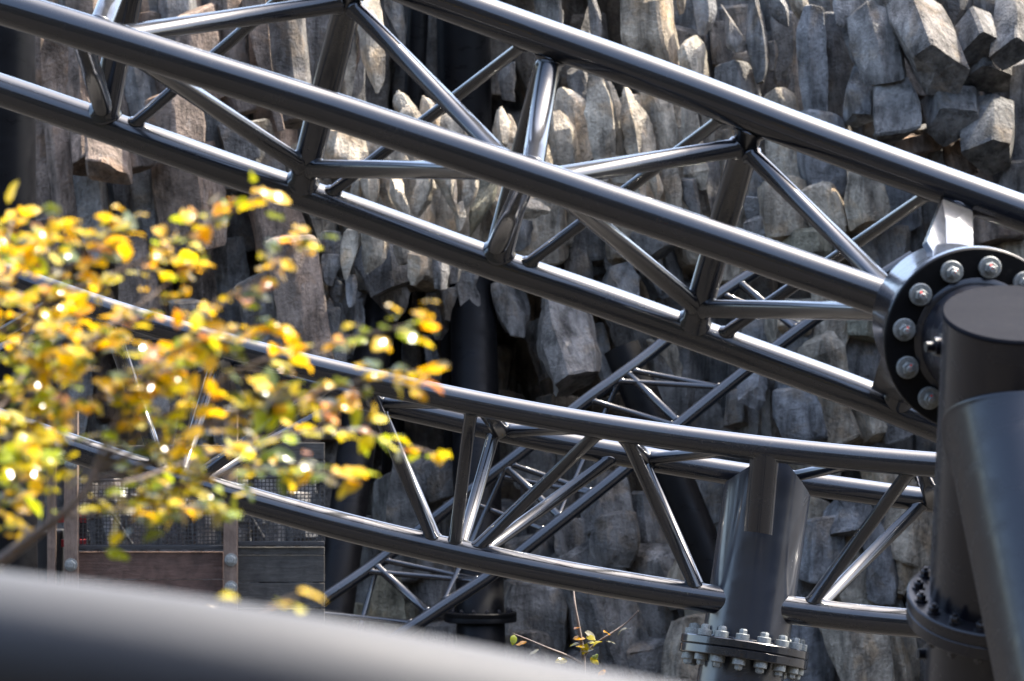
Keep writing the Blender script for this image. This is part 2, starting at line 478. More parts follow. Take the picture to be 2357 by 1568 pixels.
    for j in range(R):
        endk = -1 if j == 0 else (1 if j == R - 1 else 0)
        addring(ce[j] + (ax0 * (wmax * .12) if j == 0 else Vector((0, 0, 0))), sq[j][1], j / (R - 1), endk)
    addring(ce[-1] + ax0 * (wmax * .08), sq[-1][1] * ends[1], 1, 1)
    F = []
    for a, b in zip(rows[:-1], rows[1:]):
        for i in range(M): F.append((a[i], b[i], b[(i+1) % M], a[(i+1) % M]))
    for row, flip in ((rows[0], False), (rows[-1], True)):
        c = sum((V[i] for i in row), Vector()) / M
        ci = len(V); V.append(c + ax0 * wmax * (rnd.uniform(-.1, .05) if not flip else rnd.uniform(-.05, .1)))
        for i in range(M):
            F.append((row[i], row[(i+1) % M], ci) if not flip else (row[(i+1) % M], row[i], ci))
    o = mesh_obj(name, V, F, ROCK, cliff, sharp=20)
    c = TONES[tone]; j = rnd.uniform(.88, 1.12); h = rnd.uniform(-.03, .03)
    j *= .84; o.color = (c[0] * j * (1 + h), c[1] * j, c[2] * j * (1 - h), 1)
    return o
def RR(win, st, D, lean=0.0, tone='g', **kw):
    s = WIN[win][2]
    if win in ('Z7', 'Z8', 'C9', 'Z6', 'C6', 'C3') and len(st) > 1:
        (xa, ya, wa), (xb, yb, wb) = st[0], st[-1]; ex = .26
        st = [(xa - (st[1][0] - xa) * ex * 1.2, ya - (st[1][1] - ya) * ex * 1.2, max(wa, wb * .8))] + list(st[1:-1]) + [(xb + (xb - st[-2][0]) * ex, yb + (yb - st[-2][1]) * ex, max(wb, wa * .75))]
    gw = 1.36 if win in ('Z4', 'Z6', 'Z8', 'C9', 'Y1', 'C3', 'C6', 'Z7', 'C4') else 1.2
    return rock([(*W(win, x, y), wd / s * DISP * gw) for x, y, wd in st], D, lean, tone, **kw)

# backing wall with hollows
def back(s, q):
    x = (s - .5) * 46; z = q * 12.7 - .2
    y = 50.6 + 1.3 * noise.noise(Vector((x * .35, z * .22, 1.7))) + .5 * noise.noise(Vector((x * 1.5, z * .6, 5))) + .0
    return Vector((x, y - 1.2 * max(0, abs(x) - 12) * .12, z))
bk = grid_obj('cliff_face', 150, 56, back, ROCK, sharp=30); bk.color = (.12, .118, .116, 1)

A_ = [  # window, stations, distance, lean, tone
 # left: tall timber-coloured columns
 ('Y1', [(255,40,120),(262,500,110),(300,900,120),(345,1600,150)], 45.2, 0, 'b'),
 ('Y1', [(370,40,150),(392,500,150),(432,800,160),(482,1300,150),(545,1750,150)], 44.9, 0, 'b'),
 ('Y1', [(520,60,190),(545,500,180),(605,790,190)], 44.9, -.1, 'b'),
 ('Y1', [(640,760,200),(655,1010,200)], 44.6, -.2, 'b'),
 ('Y1', [(790,860,250),(795,1070,240)], 44.3, -.3, 'b'),
 ('Y1', [(665,1040,190),(700,1400,190),(745,1760,200)], 44.9, 0, 'g'),
 ('Y1', [(890,1060,190),(930,1300,190),(975,1700,210)], 45.3, 0, 'g'),
 ('Y1', [(1010,900,190),(1025,1040,180)], 44.5, -.1, 'b'),
 ('Y1', [(1050,960,180),(1085,1250,190),(1130,1650,200)], 45.0, 0, 'g'),
 ('Y1', [(1300,480,360),(1310,700,350),(1330,900,330)], 44.4, -.2, 'b'),
 ('Y1', [(1330,930,400),(1380,1250,420),(1425,1650,360)], 44.8, 0, 'b'),
 ('Y1', [(1690,1150,230),(1750,1650,260)], 45.6, 0, 'g'),
 ('Y1', [(1560,560,220),(1630,950,220),(1680,1200,210)], 45.0, 0, 'g'),
 ('Y1', [(1720,700,200),(1800,1000,200)], 44.7, 0, 'g'),
 ('Y1', [(720,0,210),(770,400,210),(860,760,230)], 45.1, 0, 'b'),
 ('Y1', [(950,0,220),(1020,350,200),(1080,640,180)], 45.0, 0, 'g'),
 ('Y1', [(1150,-80,200),(1200,250,190),(1250,500,190)], 45.2, 0, 'b'),
 ('Y1', [(1420,-120,260),(1465,200,260),(1500,520,250)], 44.7, 0, 'b'),
 ('Y1', [(1660,-250,210),(1710,250,210),(1770,640,210)], 44.9, 0, 'b'),
 ('Y1', [(1880,-250,200),(1935,350,190),(2025,760,190)], 44.7, 0, 'b'),
 ('Y1', [(2080,-250,220),(2130,300,210),(2190,700,190)], 44.9, 0, 'g'),
 ('Y1', [(1290,-250,210),(1310,250,210)], 45.1, 0, 'g'),
 ('Y1', [(1990,1180,300),(2090,1600,320)], 44.9, 0, 'b'),
 ('Y1', [(1850,700,190),(1930,1000,220),(1990,1250,230)], 45.2, 0, 'g'),
 ('Y1', [(600,-250,200),(640,100,200)], 44.9, 0, 'b'), ('Y1', [(850,-250,200),(890,40,200)], 45.1, 0, 'b'),
 ('C4', [(300,-60,210),(345,400,210),(380,700,200)], 44.9, 0, 'b'),
 ('C4', [(560,-60,170),(610,300,170),(690,760,170)], 45.2, 0, 'g'),
 ('C4', [(900,60,210),(955,400,230),(1010,950,250)], 44.9, 0, 'b'),
 ('C4', [(1270,500,230),(1330,660,210),(1400,950,210)], 44.6, 0, 'g'),
 ('C4', [(1740,340,210),(1800,600,210),(1880,900,190)], 44.7, 0, 'g'),
 ('C4', [(2010,60,270),(2080,500,270),(2150,960,250)], 44.4, 0, 'b'),
 ('C4', [(2260,560,150),(2290,800,160),(2330,1250,160)], 45.0, 0, 'c'),
 ('C4', [(960,780,190),(1010,1050,210),(1050,1300,200)], 44.6, 0, 'g'),
 ('C4', [(1560,100,180),(1600,350,190),(1650,700,180)], 45.4, 0, 'g'),
 ('C4', [(100,0,200),(130,500,220),(170,1200,220)], 45.3, 0, 'g'),
 ('C4', [(500,700,220),(540,1100,220),(560,1500,220)], 45.4, 0, 'g'),
 ('C4', [(1250,900,230),(1270,1250,230),(1300,1568,230)], 45.5, 0, 'g'),
 ('C4', [(1560,860,230),(1600,1200,230),(1620,1568,230)], 45.5, 0, 'g'),
 ('C4', [(1900,880,230),(1960,1250,230),(1980,1568,230)], 45.4, 0, 'g'),
 # pale rugged crown in the middle
 ('C2', [(230,-60,200),(230,150,200),(210,300,150),(230,420,150),(255,560,90),(250,630,30)], 45.2, 0, 'w'),
 ('C2', [(60,150,150),(60,400,140),(60,560,160),(80,720,150)], 45.4, 0, 'w'),
 ('Z1', [(960,95,40),(1000,180,160),(1050,300,260),(1080,440,280)], 44.9, 0, 'w'),
 ('Z1', [(1190,145,30),(1230,230,130),(1260,380,240),(1300,540,260)], 45.0, 0, 'w'),
 ('Z1', [(1050,225,60),(1060,300,170),(1070,440,240)], 44.6, 0, 'w'),
 ('Z1', [(1400,310,120),(1440,420,220),(1480,580,260)], 44.8, 0, 'w'),
 ('Z1', [(1900,245,40),(1900,330,110),(1920,450,200),(1950,620,240)], 44.8, 0, 'w'),
 ('Z1', [(1975,310,30),(1985,400,90),(2000,580,160)], 44.9, 0, 'w'),
 ('Z1', [(500,400,300),(480,600,480),(480,800,520)], 44.9, 0, 'w'),
 ('Z1', [(900,640,220),(900,760,300),(880,900,300)], 44.8, 0, 'w'),
 ('Z1', [(600,830,130),(590,960,140),(560,1080,120),(520,1160,60)], 44.5, 0, 'w'),
 ('Z1', [(700,800,150),(710,960,160),(720,1090,120),(715,1170,50)], 44.4, 0, 'w'),
 ('Z1', [(850,820,130),(850,980,140),(890,1100,120),(920,1210,60)], 44.5, 0, 'w'),
 ('Z1', [(980,800,160),(970,960,160),(960,1080,110),(1040,1220,110),(1070,1300,40)], 44.3, 0, 'w'),
 ('Z1', [(1180,810,220),(1190,980,220),(1170,1100,180),(1120,1230,90)], 44.4, 0, 'w'),
 ('Z1', [(1380,830,190),(1380,1000,180),(1370,1150,170),(1380,1300,180),(1430,1410,80)], 44.3, 0, 'w'),
 ('Z1', [(1590,830,190),(1600,980,190),(1580,1100,140),(1540,1190,60)], 44.4, 0, 'w'),
 ('Z1', [(1780,830,200),(1740,1050,240),(1640,1250,200),(1560,1420,140)], 44.7, 0, 'm'),
 ('Z1', [(1500,1130,110),(1520,1260,120),(1510,1380,60)], 44.3, 0, 'w'),
 ('Z1', [(2060,1140,220),(2180,1180,190),(2290,1190,120),(2345,1200,50)], 44.3, 0, 'w'),
 ('Z1', [(2060,1320,240),(2100,1420,220),(2120,1540,160)], 44.9, 0, 'g'),
 ('Z5', [(100,-80,160),(100,40,170),(105,135,140)], 44.5, 0, 'g'),
 ('Z5', [(110,130,190),(110,260,190),(90,380,120),(80,410,60)], 44.4, 0, 'g'),
 ('Z5', [(290,-100,200),(290,60,200),(290,200,190),(270,345,90)], 44.3, 0, 'w'),
 ('Z5', [(520,-80,280),(540,60,270),(490,180,200),(430,300,40)], 44.2, 0, 'w'),
 ('Z5', [(760,20,180),(770,120,150),(770,215,90)], 44.4, 0, 'w'),
 ('Z5', [(900,110,170),(910,220,180),(890,330,150),(860,410,50)], 44.2, 0, 'w'),
 ('Z5', [(1080,140,180),(1110,300,180),(1100,440,130)], 44.3, 0, 'g'),
 ('Z5', [(1230,180,130),(1235,300,110),(1230,395,90)], 44.5, 0, 'g'),
 ('Z5', [(1390,260,140),(1390,360,110),(1385,445,40)], 44.5, 0, 'g'),
 ('Z5', [(620,60,520),(630,260,480),(660,430,360)], 45.1, -.2, 'g'),
 ('Z5', [(30,360,170),(30,480,160),(20,560,100)], 44.6, 0, 'w'),
 ('Z5', [(170,400,180),(160,500,150),(150,550,90)], 44.5, 0, 'g'),
 ('Z5', [(280,320,90),(280,460,110),(280,610,60)], 44.4, 0, 'c'),
 ('Z5', [(60,540,130),(80,800,130),(145,1120,130)], 45.0, 0, 'c'),
 ('Z5', [(190,540,130),(220,800,130),(255,1100,120)], 45.1, 0, 'c'),
 ('Z5', [(330,540,120),(335,800,130),(340,1100,120)], 45.0, 0, 'c'),
 ('Z5', [(990,870,90),(1030,1050,110),(1065,1300,120)], 45.6, 0, 'c'),
 ('Z5', [(800,780,120),(800,1000,160),(820,1300,160)], 46.4, 0, 'g'),
 # teeth hanging in the hollow under the crown
 ('Z5', [(640,380,380),(660,500,360),(670,640,300),(670,745,100)], 45.3, -.1, 'g'),
 ('Z5', [(1080,480,200),(1090,680,180),(1095,820,150),(1090,910,60)], 45.5, 0, 'g'),
 ('Z5', [(1200,440,240),(1210,600,200),(1190,730,110)], 45.3, 0, 'g'),
 ('Z5', [(1420,380,330),(1420,600,300),(1420,780,230),(1415,910,160)], 45.3, -.2, 'g'),
 ('Z5', [(1740,400,340),(1750,600,320),(1790,760,220),(1810,875,130)], 45.3, -.2, 'g'),
 ('Z5', [(2100,480,240),(2140,640,170),(2180,770,60)], 45.1, 0, 'g'),
 ('C5', [(1460,500,380),(1540,800,370),(1620,1060,320)], 44.9, -.5, 'g'),
 ('C5', [(1320,640,150),(1380,850,140),(1430,1040,110)], 46.0, 0, 'g'),
 ('C5', [(1780,660,160),(1800,850,160),(1850,1060,130)], 45.9, 0, 'g'),
 ('C5', [(1960,560,260),(2000,700,260),(2080,900,200)], 45.8, 0, 'g'),
 # pale fingers right of the crown
 ('Z2', [(300,170,80),(380,330,260),(450,560,240),(530,840,180)], 45.0, 0, 'w'),
 ('Z2', [(250,390,100),(290,560,260),(320,750,280),(330,940,260)], 44.7, 0, 'w'),
 ('Z2', [(620,40,110),(640,200,180),(660,420,240),(690,640,210),(705,860,180)], 44.5, 0, 'w'),
 ('Z2', [(730,110,80),(790,350,130),(830,560,170),(880,780,160)], 44.8, 0, 'w'),
 ('Z2', [(900,160,50),(930,300,140),(1000,480,260),(1060,660,280),(1080,860,260)], 44.6, 0, 'w'),
 ('Z2', [(1050,120,180),(1200,330,260),(1260,500,220),(1310,700,190)], 44.8, 0, 'w'),
 ('Z2', [(1440,280,170),(1470,480,190),(1500,640,180),(1520,800,200),(1540,950,220),(1610,1090,60)], 44.7, 0, 'w'),
 ('Z2', [(1640,350,150),(1680,500,160),(1720,660,180)], 44.9, 0, 'w'),
 ('Z2', [(900,860,240),(880,1040,200)], 44.6, 0, 'w'),
 ('Z2', [(1150,900,220),(1150,1100,190),(1150,1220,80)], 44.5, 0, 'w'),
 ('Z2', [(1320,800,180),(1330,1050,180),(1365,1280,120)], 44.6, 0, 'w'),
 ('Z2', [(1470,1000,130),(1510,1200,140),(1560,1340,80)], 44.6, 0, 'g'),
 ('Z2', [(690,900,160),(690,1100,140)], 44.6, 0, 'w'),
 ('Z2', [(1020,1060,100),(1040,1240,100)], 44.4, 0, 'w'),
 ('Z2', [(1660,800,170),(1640,1100,240),(1640,1330,200)], 45.1, 0, 'g'),
 ('Z2', [(1820,560,160),(1860,760,240),(1840,1000,260)], 45.3, 0, 'w'),
 ('Z2', [(2150,850,260),(2150,1050,300),(2120,1220,240)], 45.0, 0, 'w'),
 ('Z2', [(2090,1160,250),(2140,1400,210)], 44.8, 0, 'g'),
 ('Z2', [(2260,1050,270),(2300,1300,250),(2340,1480,270)], 44.9, 0, 'g'),
 ('Z2', [(2150,1360,300),(2180,1560,430)], 44.6, 0, 'g'),
 ('Z2', [(1950,1300,160),(1960,1500,180)], 45.2, 0, 'g'),
 ('Z2', [(1000,1480,300),(1100,1568,380),(1200,1700,380)], 45.2, 0, 'g'),
 ('C5', [(1600,100,180),(1640,300,200),(1680,480,150)], 45.5, 0, 'g'),
 ('C5', [(1850,20,200),(1900,180,240),(1960,330,180)], 45.6, 0, 'g'),
 ('C5', [(1900,310,200),(1940,420,230),(1990,520,150)], 45.2, -.3, 'g'),
 ('C5', [(2080,60,180),(2120,250,200),(2190,480,170)], 45.4, 0, 'g'),
 ('C5', [(2230,80,160),(2270,240,170),(2320,420,150)], 45.6, 0, 'g'),
 ('C5', [(2200,760,200),(2270,900,220),(2330,1080,200)], 45.6, 0, 'w'),
 ('C5', [(2080,900,160),(2200,1100,190),(2270,1350,190)], 46.0, 0, 'g'),
 # hanging columns along the top
 ('Z3', [(560,-80,430),(570,150,460),(590,350,470),(650,500,420),(700,640,300)], 45.2, 0, 'w'),
 ('Z3', [(860,-60,90),(865,60,70),(870,125,35)], 45.5, 0, 'w'),
 ('Z3', [(1060,-60,200),(1080,120,200),(1080,230,150),(1060,310,80)], 45.2, 0, 'g'),
 ('Z3', [(1290,0,190),(1340,200,240),(1380,400,200),(1400,470,90)], 44.9, -.1, 'g'),
 ('Z3', [(1470,-60,230),(1540,200,240),(1590,450,200),(1610,640,140),(1600,750,80)], 44.8, 0, 'g'),
 ('Z3', [(1720,-60,200),(1760,80,180),(1800,180,110),(1840,235,30)], 44.9, 0, 'g'),
 ('Z3', [(1950,-60,180),(1970,100,140),(1990,195,40)], 45.1, 0, 'w'),
 ('Z3', [(1180,200,160),(1220,420,220),(1230,600,210)], 45.6, 0, 'g'),
 ('Z3', [(1680,380,110),(1700,500,110),(1700,640,50)], 45.0, 0, 'g'),
 ('Z3', [(1820,100,260),(1840,450,280),(1850,700,300),(1930,1000,220)], 45.6, 0, 'g'),
 ('Z3', [(920,375,180),(980,520,270),(1080,740,300)], 44.9, 0, 'w'),
 ('Z3', [(1330,590,260),(1360,750,360),(1400,960,360)], 45.0, 0, 'g'),
 ('Z3', [(1720,830,180),(1760,930,300),(1800,1050,300)], 44.8, 0, 'w'),
 ('Z3', [(1440,470,220),(1450,600,260),(1500,720,160)], 45.4, 0, 'g'),
 ('Z3', [(60,-60,90),(80,150,100),(90,350,80)], 46.2, 0, 'g'),
 ('C2', [(1420,-60,160),(1440,150,170),(1460,330,120)], 46.8, 0, 'g'),
 ('C2', [(1130,440,130),(1130,600,130),(1150,690,90)], 46.8, 0, 'g'),
 ('C2', [(1650,-60,150),(1660,200,150),(1680,420,120)], 47.0, 0, 'g'),
 ('C2', [(1600,480,160),(1650,640,170),(1680,760,150)], 46.6, 0, 'g'),
 ('C2', [(350,-60,110),(370,200,120),(380,420,90)], 46.4, 0, 'g'),
 # big smooth columns top right, leaning out so their broken undersides show
 ('Z4', [(430,60,150),(405,300,220),(430,700,220),(450,1080,170)], 44.6, 0, 'c'),
 ('Z4', [(620,130,220),(640,500,330),(640,800,310),(640,1080,250)], 45.0, 0, 'd'),
 ('Z4', [(800,-80,270),(700,100,200),(660,225,60)], 44.5, -.1, 'c'),
 ('Z4', [(740,90,150),(770,300,130),(830,560,90)], 44.6, 0, 'c'),
 ('Z4', [(900,40,270),(1000,400,370),(1080,740,310)], 44.3, -.2, 'g'),
 ('Z4', [(1120,700,240),(1200,1000,370),(1250,1300,430)], 44.3, -.2, 'g'),
 ('Z4', [(880,600,150),(850,850,230),(825,1090,230)], 44.7, -.3, 'c'),
 ('Z4', [(1310,60,430),(1400,300,480),(1520,640,500)], 44.3, -.55, 'g'),
 ('Z4', [(1700,-80,290),(1730,100,260),(1680,245,110)], 44.5, 0, 'd'),
 ('Z4', [(1830,180,340),(1880,320,400),(1920,440,420)], 44.2, -.30, 'g'),
 ('Z4', [(2250,-80,340),(2255,200,340),(2260,480,340)], 44.2, -.45, 'g'),
 ('Z4', [(2020,540,380),(2030,740,390)], 44.5, -.28, 'g'),
 ('Z4', [(1650,860,450),(1670,1000,440),(1690,1140,420)], 44.3, -.30, 'g'),
 ('Z4', [(2040,980,420),(2050,1200,450),(2050,1430,420)], 44.4, -.45, 'g'),
 ('Z4', [(2310,560,200),(2300,900,230),(2320,1300,260),(2340,1600,260)], 44.6, 0, 'c'),
 ('Z4', [(1660,1270,250),(1720,1400,270),(1770,1600,280)], 44.6, 0, 'b'),
 ('Z4', [(1450,1150,190),(1530,1300,170),(1570,1520,150)], 44.5, 0, 'g'),
 ('Z4', [(1240,1250,460),(1280,1420,520)], 44.5, 0, 'b'),
 ('Z4', [(1080,-90,300),(1060,60,260),(1060,225,60)], 44.3, 0, 'g'),
 ('Z4', [(1400,-100,400),(1380,30,380)], 44.6, 0, 'g'),
 ('Z4', [(2010,-100,250),(2010,80,260),(1960,200,220)], 44.5, 0, 'd'),
 ('Z4', [(820,-100,300),(780,20,280)], 44.8, 0, 'c'),
 ('Z4', [(980,1080,160),(1000,1250,190)], 45.2, 0, 'g'),
 # right, between the two big rails
 ('C3', [(950,850,280),(960,1100,390),(1000,1320,310)], 44.6, 0, 'c'),
 ('C3', [(1280,1230,230),(1280,1380,290),(1300,1520,270)], 44.3, 0, 'w'),
 ('C3', [(700,960,210),(720,1150,210),(760,1330,230)], 44.7, 0, 'w'),
 ('C3', [(1480,1180,170),(1500,1400,200),(1530,1540,180)], 44.7, 0, 'c'),
 ('C3', [(680,1290,270),(690,1450,310),(700,1600,270)], 44.5, 0, 'w'),
 ('C3', [(560,1240,150),(540,1450,190)], 44.9, 0, 'g'),
 ('C3', [(900,1330,270),(1000,1480,250),(1040,1620,210)], 44.5, 0, 'w'),
 ('C3', [(790,1420,220),(840,1600,240)], 44.6, 0, 'w'),
 ('C3', [(1130,1230,200),(1160,1400,220),(1200,1568,220)], 44.8, 0, 'g'),
 ('C3', [(2290,1180,270),(2260,1380,310)], 44.4, 0, 'g'),
 ('C3', [(2150,1440,320),(2160,1620,340)], 44.5, 0, 'b'),
 ('C3', [(1880,1460,220),(1900,1620,240)], 44.9, 0, 'g'),
 ('C3', [(1700,1300,240),(1720,1500,240),(1740,1650,220)], 45.0, 0, 'g'),
 ('C6', [(560,-40,320),(580,90,280)], 44.6, 0, 'g'), ('C6', [(850,20,250),(860,110,310),(850,190,290)], 44.4, 0, 'm'),
 ('C6', [(1010,30,210),(1030,180,230)], 44.6, 0, 'm'), ('C6', [(1420,60,230),(1420,180,210),(1440,290,170)], 44.7, 0, 'g'),
 ('C6', [(1250,110,190),(1310,270,180)], 44.6, 0, 'c'), ('C6', [(1640,-20,260),(1620,120,260),(1600,260,260)], 45.0, 0, 'g'),
 ('C6', [(2100,20,280),(2120,200,300),(2140,420,300)], 44.9, 0, 'g'), ('C6', [(2300,-20,240),(2310,200,240)], 44.6, 0, 'w'),
 # blocks between upper and lower track, right
 ('Z6', [(600,640,190),(620,820,210),(645,980,120)], 44.6, 0, 'w'), ('Z6', [(800,600,250),(790,775,260)], 44.5, -.2, 'w'),
 ('Z6', [(870,740,310),(860,880,390),(840,1020,350)], 44.7, 0, 'c'), ('Z6', [(1200,600,440),(1150,780,390),(1100,950,160)], 44.4, 0, 'w'),
 ('Z6', [(1430,720,280),(1430,860,260)], 44.3, 0, 'm'), ('Z6', [(1320,850,390),(1340,1000,410),(1340,1250,370)], 44.6, 0, 'c'),
 ('Z6', [(1000,910,260),(1030,1030,370),(1110,1240,270)], 44.3, 0, 'w'), ('Z6', [(700,1310,200),(700,1430,150)], 44.6, 0, 'c'),
 ('Z6', [(790,1400,320),(820,1560,370),(870,1800,390)], 44.4, 0, 'c'), ('Z6', [(1060,1430,250),(1120,1600,330),(1190,1850,390)], 44.5, 0, 'w'),
 ('Z6', [(430,1250,300),(430,1400,260)], 44.8, -.4, 'c'), ('Z6', [(430,640,170),(440,860,250),(455,1050,210)], 44.9, 0, 'c'),
 ('Z6', [(560,1340,120),(570,1600,150),(580,1800,160)], 45.0, 0, 'g'), ('Z6', [(430,1440,220),(440,1650,260),(440,1850,250)], 45.3, 0, 'g'),
 ('Z6', [(1400,1330,280),(1480,1560,330),(1520,1760,320)], 44.6, 0, 'w'), ('Z6', [(1650,1560,260),(1700,1750,330)], 44.7, 0, 'g'),
 ('Z6', [(250,1450,200),(260,1650,220)], 45.2, 0, 'g'), ('Z6', [(520,950,200),(560,1120,220),(620,1300,200)], 45.1, 0, 'g'),
 # pale rocks lower right
 ('Z8', [(450,470,200),(430,660,210)], 44.6, 0, 'w'), ('Z8', [(600,440,190),(640,560,270),(690,700,230)], 44.4, -.3, 'c'),
 ('Z8', [(740,400,190),(850,600,210),(970,830,230)], 44.2, 0, 'c'), ('Z8', [(480,650,330),(480,850,390),(450,1080,350)], 44.3, 0, 'c'),
 ('Z8', [(640,660,250),(700,850,350),(800,1150,430),(890,1450,430)], 44.5, 0, 'w'), ('Z8', [(1300,460,270),(1280,700,430),(1260,920,430)], 44.3, 0, 'w'),
 ('Z8', [(1460,520,210),(1490,720,210)], 44.6, 0, 'w'), ('Z8', [(1080,840,210),(1060,1050,250),(1050,1280,220)], 44.2, 0, 'c'),
 ('Z8', [(1260,890,290),(1250,1080,390),(1180,1240,200)], 44.3, 0, 'w'), ('Z8', [(350,980,240),(345,1280,260)], 44.5, 0, 'c'),
 ('Z8', [(1060,1230,210),(1130,1450,210)], 44.5, 0, 'c'), ('Z8', [(1060,460,240),(1040,650,260),(1010,860,260)], 44.8, 0, 'g'),
 ('C9', [(850,1200,250),(850,1450,310),(850,1650,310)], 44.4, 0, 'c'), ('C9', [(1150,1180,410),(1180,1420,430),(1200,1680,430)], 44.2, 0, 'w'),
 ('C9', [(1430,1250,250),(1480,1500,270),(1500,1650,270)], 44.5, 0, 'w'), ('C9', [(110,760,260),(60,930,270)], 44.3, 0, 'w'),
 ('C9', [(80,1170,230),(40,1350,270),(40,1650,280)], 44.0, 0, 'w'), ('C9', [(600,1450,260),(600,1700,270)], 44.5, 0, 'c'),
 ('C9', [(1650,1150,260),(1700,1450,260),(1720,1700,260)], 44.9, 0, 'g'),
 ('C9', [(100,80,260),(130,250,260),(160,420,240)], 45.6, 0, 'g'), ('C9', [(850,20,280),(980,160,280)], 44.8, 0, 'w'), ('C9', [(1400,60,300),(1420,200,300)], 44.8, 0, 'w'),
 # shaded rocks lower middle
 ('Z7', [(450,420,250),(420,600,250),(400,800,230)], 45.0, 0, 'g'), ('Z7', [(570,400,160),(600,560,170)], 44.8, 0, 'g'),
 ('Z7', [(260,540,210),(270,780,250)], 45.2, 0, 'g'), ('Z7', [(1600,520,260),(1630,700,290)], 45.2, -.2, 'g'),
 ('Z7', [(1400,780,250),(1420,940,290)], 45.0, 0, 'g'), ('Z7', [(1640,740,270),(1650,900,310),(1640,1000,210)], 44.8, 0, 'g'),
 ('Z7', [(1850,620,210),(1880,850,250)], 45.2, 0, 'g'), ('Z7', [(1900,930,270),(1950,1050,330),(2000,1180,210)], 44.8, 0, 'g'),
 ('Z7', [(1200,1130,350),(1150,1300,390),(1140,1480,390)], 44.8, 0, 'g'), ('Z7', [(1480,1120,410),(1560,1350,420),(1650,1560,390)], 44.7, 0, 'g'),
 ('Z7', [(1850,1230,250),(1910,1400,270),(1990,1600,270)], 44.8, 0, 'g'), ('Z7', [(1350,960,420),(1400,1130,420)], 45.1, 0, 'g'),
 ('Z7', [(200,1130,210),(210,1330,250)], 44.9, 0, 'm'), ('Z7', [(500,1030,210),(560,1230,250)], 45.2, 0, 'g'),
 ('Z7', [(560,1430,270),(560,1650,270)], 45.0, 0, 'g'), ('Z7', [(1120,880,310),(1150,1060,330)], 45.3, 0, 'g'),
 ('Z7', [(350,900,230),(380,1060,260)], 45.1, 0, 'g'), ('Z7', [(1250,560,260),(1270,780,270)], 45.6, 0, 'g'),
 ('Z7', [(350,1300,240),(380,1480,270)], 45.0, 0, 'm'), ('Z7', [(100,1300,200),(120,1450,230)], 45.1, 0, 'm'),
 ('Z7', [(1100,1480,400),(1120,1660,420)], 44.6, 0, 'g'), ('Z7', [(1900,1500,330),(1950,1660,330)], 44.6, 0, 'g'), ('Z7', [(1450,1560,330),(1480,1700,330)], 44.6, 0, 'g'),
 ('Z7', [(2180,1000,200),(2200,1200,240)], 44.6, 0, 'w'),
 ('Z7', [(1450,240,280),(1480,420,300),(1500,600,260)], 46.0, 0, 'g'), ('Z7', [(1130,260,280),(1150,450,280)], 46.2, 0, 'g'),
]
for k, (win, st, D, lean, tone) in enumerate(A_):
    lead = lean <= -.27 and win in ('Z4', 'C5')
    RR(win, st, D, lean, tone, seed=k * 13 + 5, rough=(.45 if win == 'Z4' else (.55 if win in ('Y1', 'C4') else (.5 if win in ('Z3', 'Z6', 'Z8', 'C9', 'Z7', 'C3') else 1.1))),
       ncuts=(1 if win in ('Y1', 'C4') else (2 if win == 'Z4' else (3 if win in ('Z7', 'Z8', 'C9', 'Z6', 'C6', 'C3') else None))), sides=(4 + k % 2 if win in ('Z7', 'Z8', 'C9', 'Z6', 'C6', 'C3') else None), depth=(1.0 if lead else .85), ends=((.9, .985) if lead else (.95, .95)))
# the mass the crown and the fingers grow out of
MASS = [(700, 330, 620, 150), (780, 300, 650, 170), (870, 290, 660, 190), (960, 330, 650, 190), (1050, 340, 640, 190), (1140, 320, 630, 190), (1225, 340, 600, 180),
        (1290, 230, 560, 150), (1370, 260, 600, 160), (1450, 230, 600, 160), (1530, 200, 580, 170), (1610, 200, 620, 170), (1690, 230, 640, 180)]
for k, (u, v0, v1, wd) in enumerate(MASS):
    rock([(u - 12, v0, wd * .7), (u, (v0 + v1) * .5, wd * 1.15), (u + 12, v1, wd * .9)], 45.55 + .12 * (k % 3), -.15, 'w' if k != 8 else 'g', seed=900 + k, rough=1.0, ncuts=6, ends=(.8, .85))
LEFT = [(60, -60, 760), (120, -80, 700), (185, -60, 820), (250, -90, 760), (315, -60, 880), (380, -80, 840), (445, -60, 800), (510, -80, 880), (575, -60, 860), (640, -80, 900), (700, -60, 860)]
for k, (u, v0, v1) in enumerate(LEFT):       # tall unbroken columns behind the broken ones at the left
    rock([(u - 30, v0, 95), (u, (v0 + v1) * .5, 105), (u + 55, v1 + 150, 105)], 45.55 + .1 * (k % 3), 0, 'b', seed=700 + k, rough=.5, ncuts=1, ends=(.95, .95))
NTRACED = len(A_) + len(MASS) + len(LEFT)

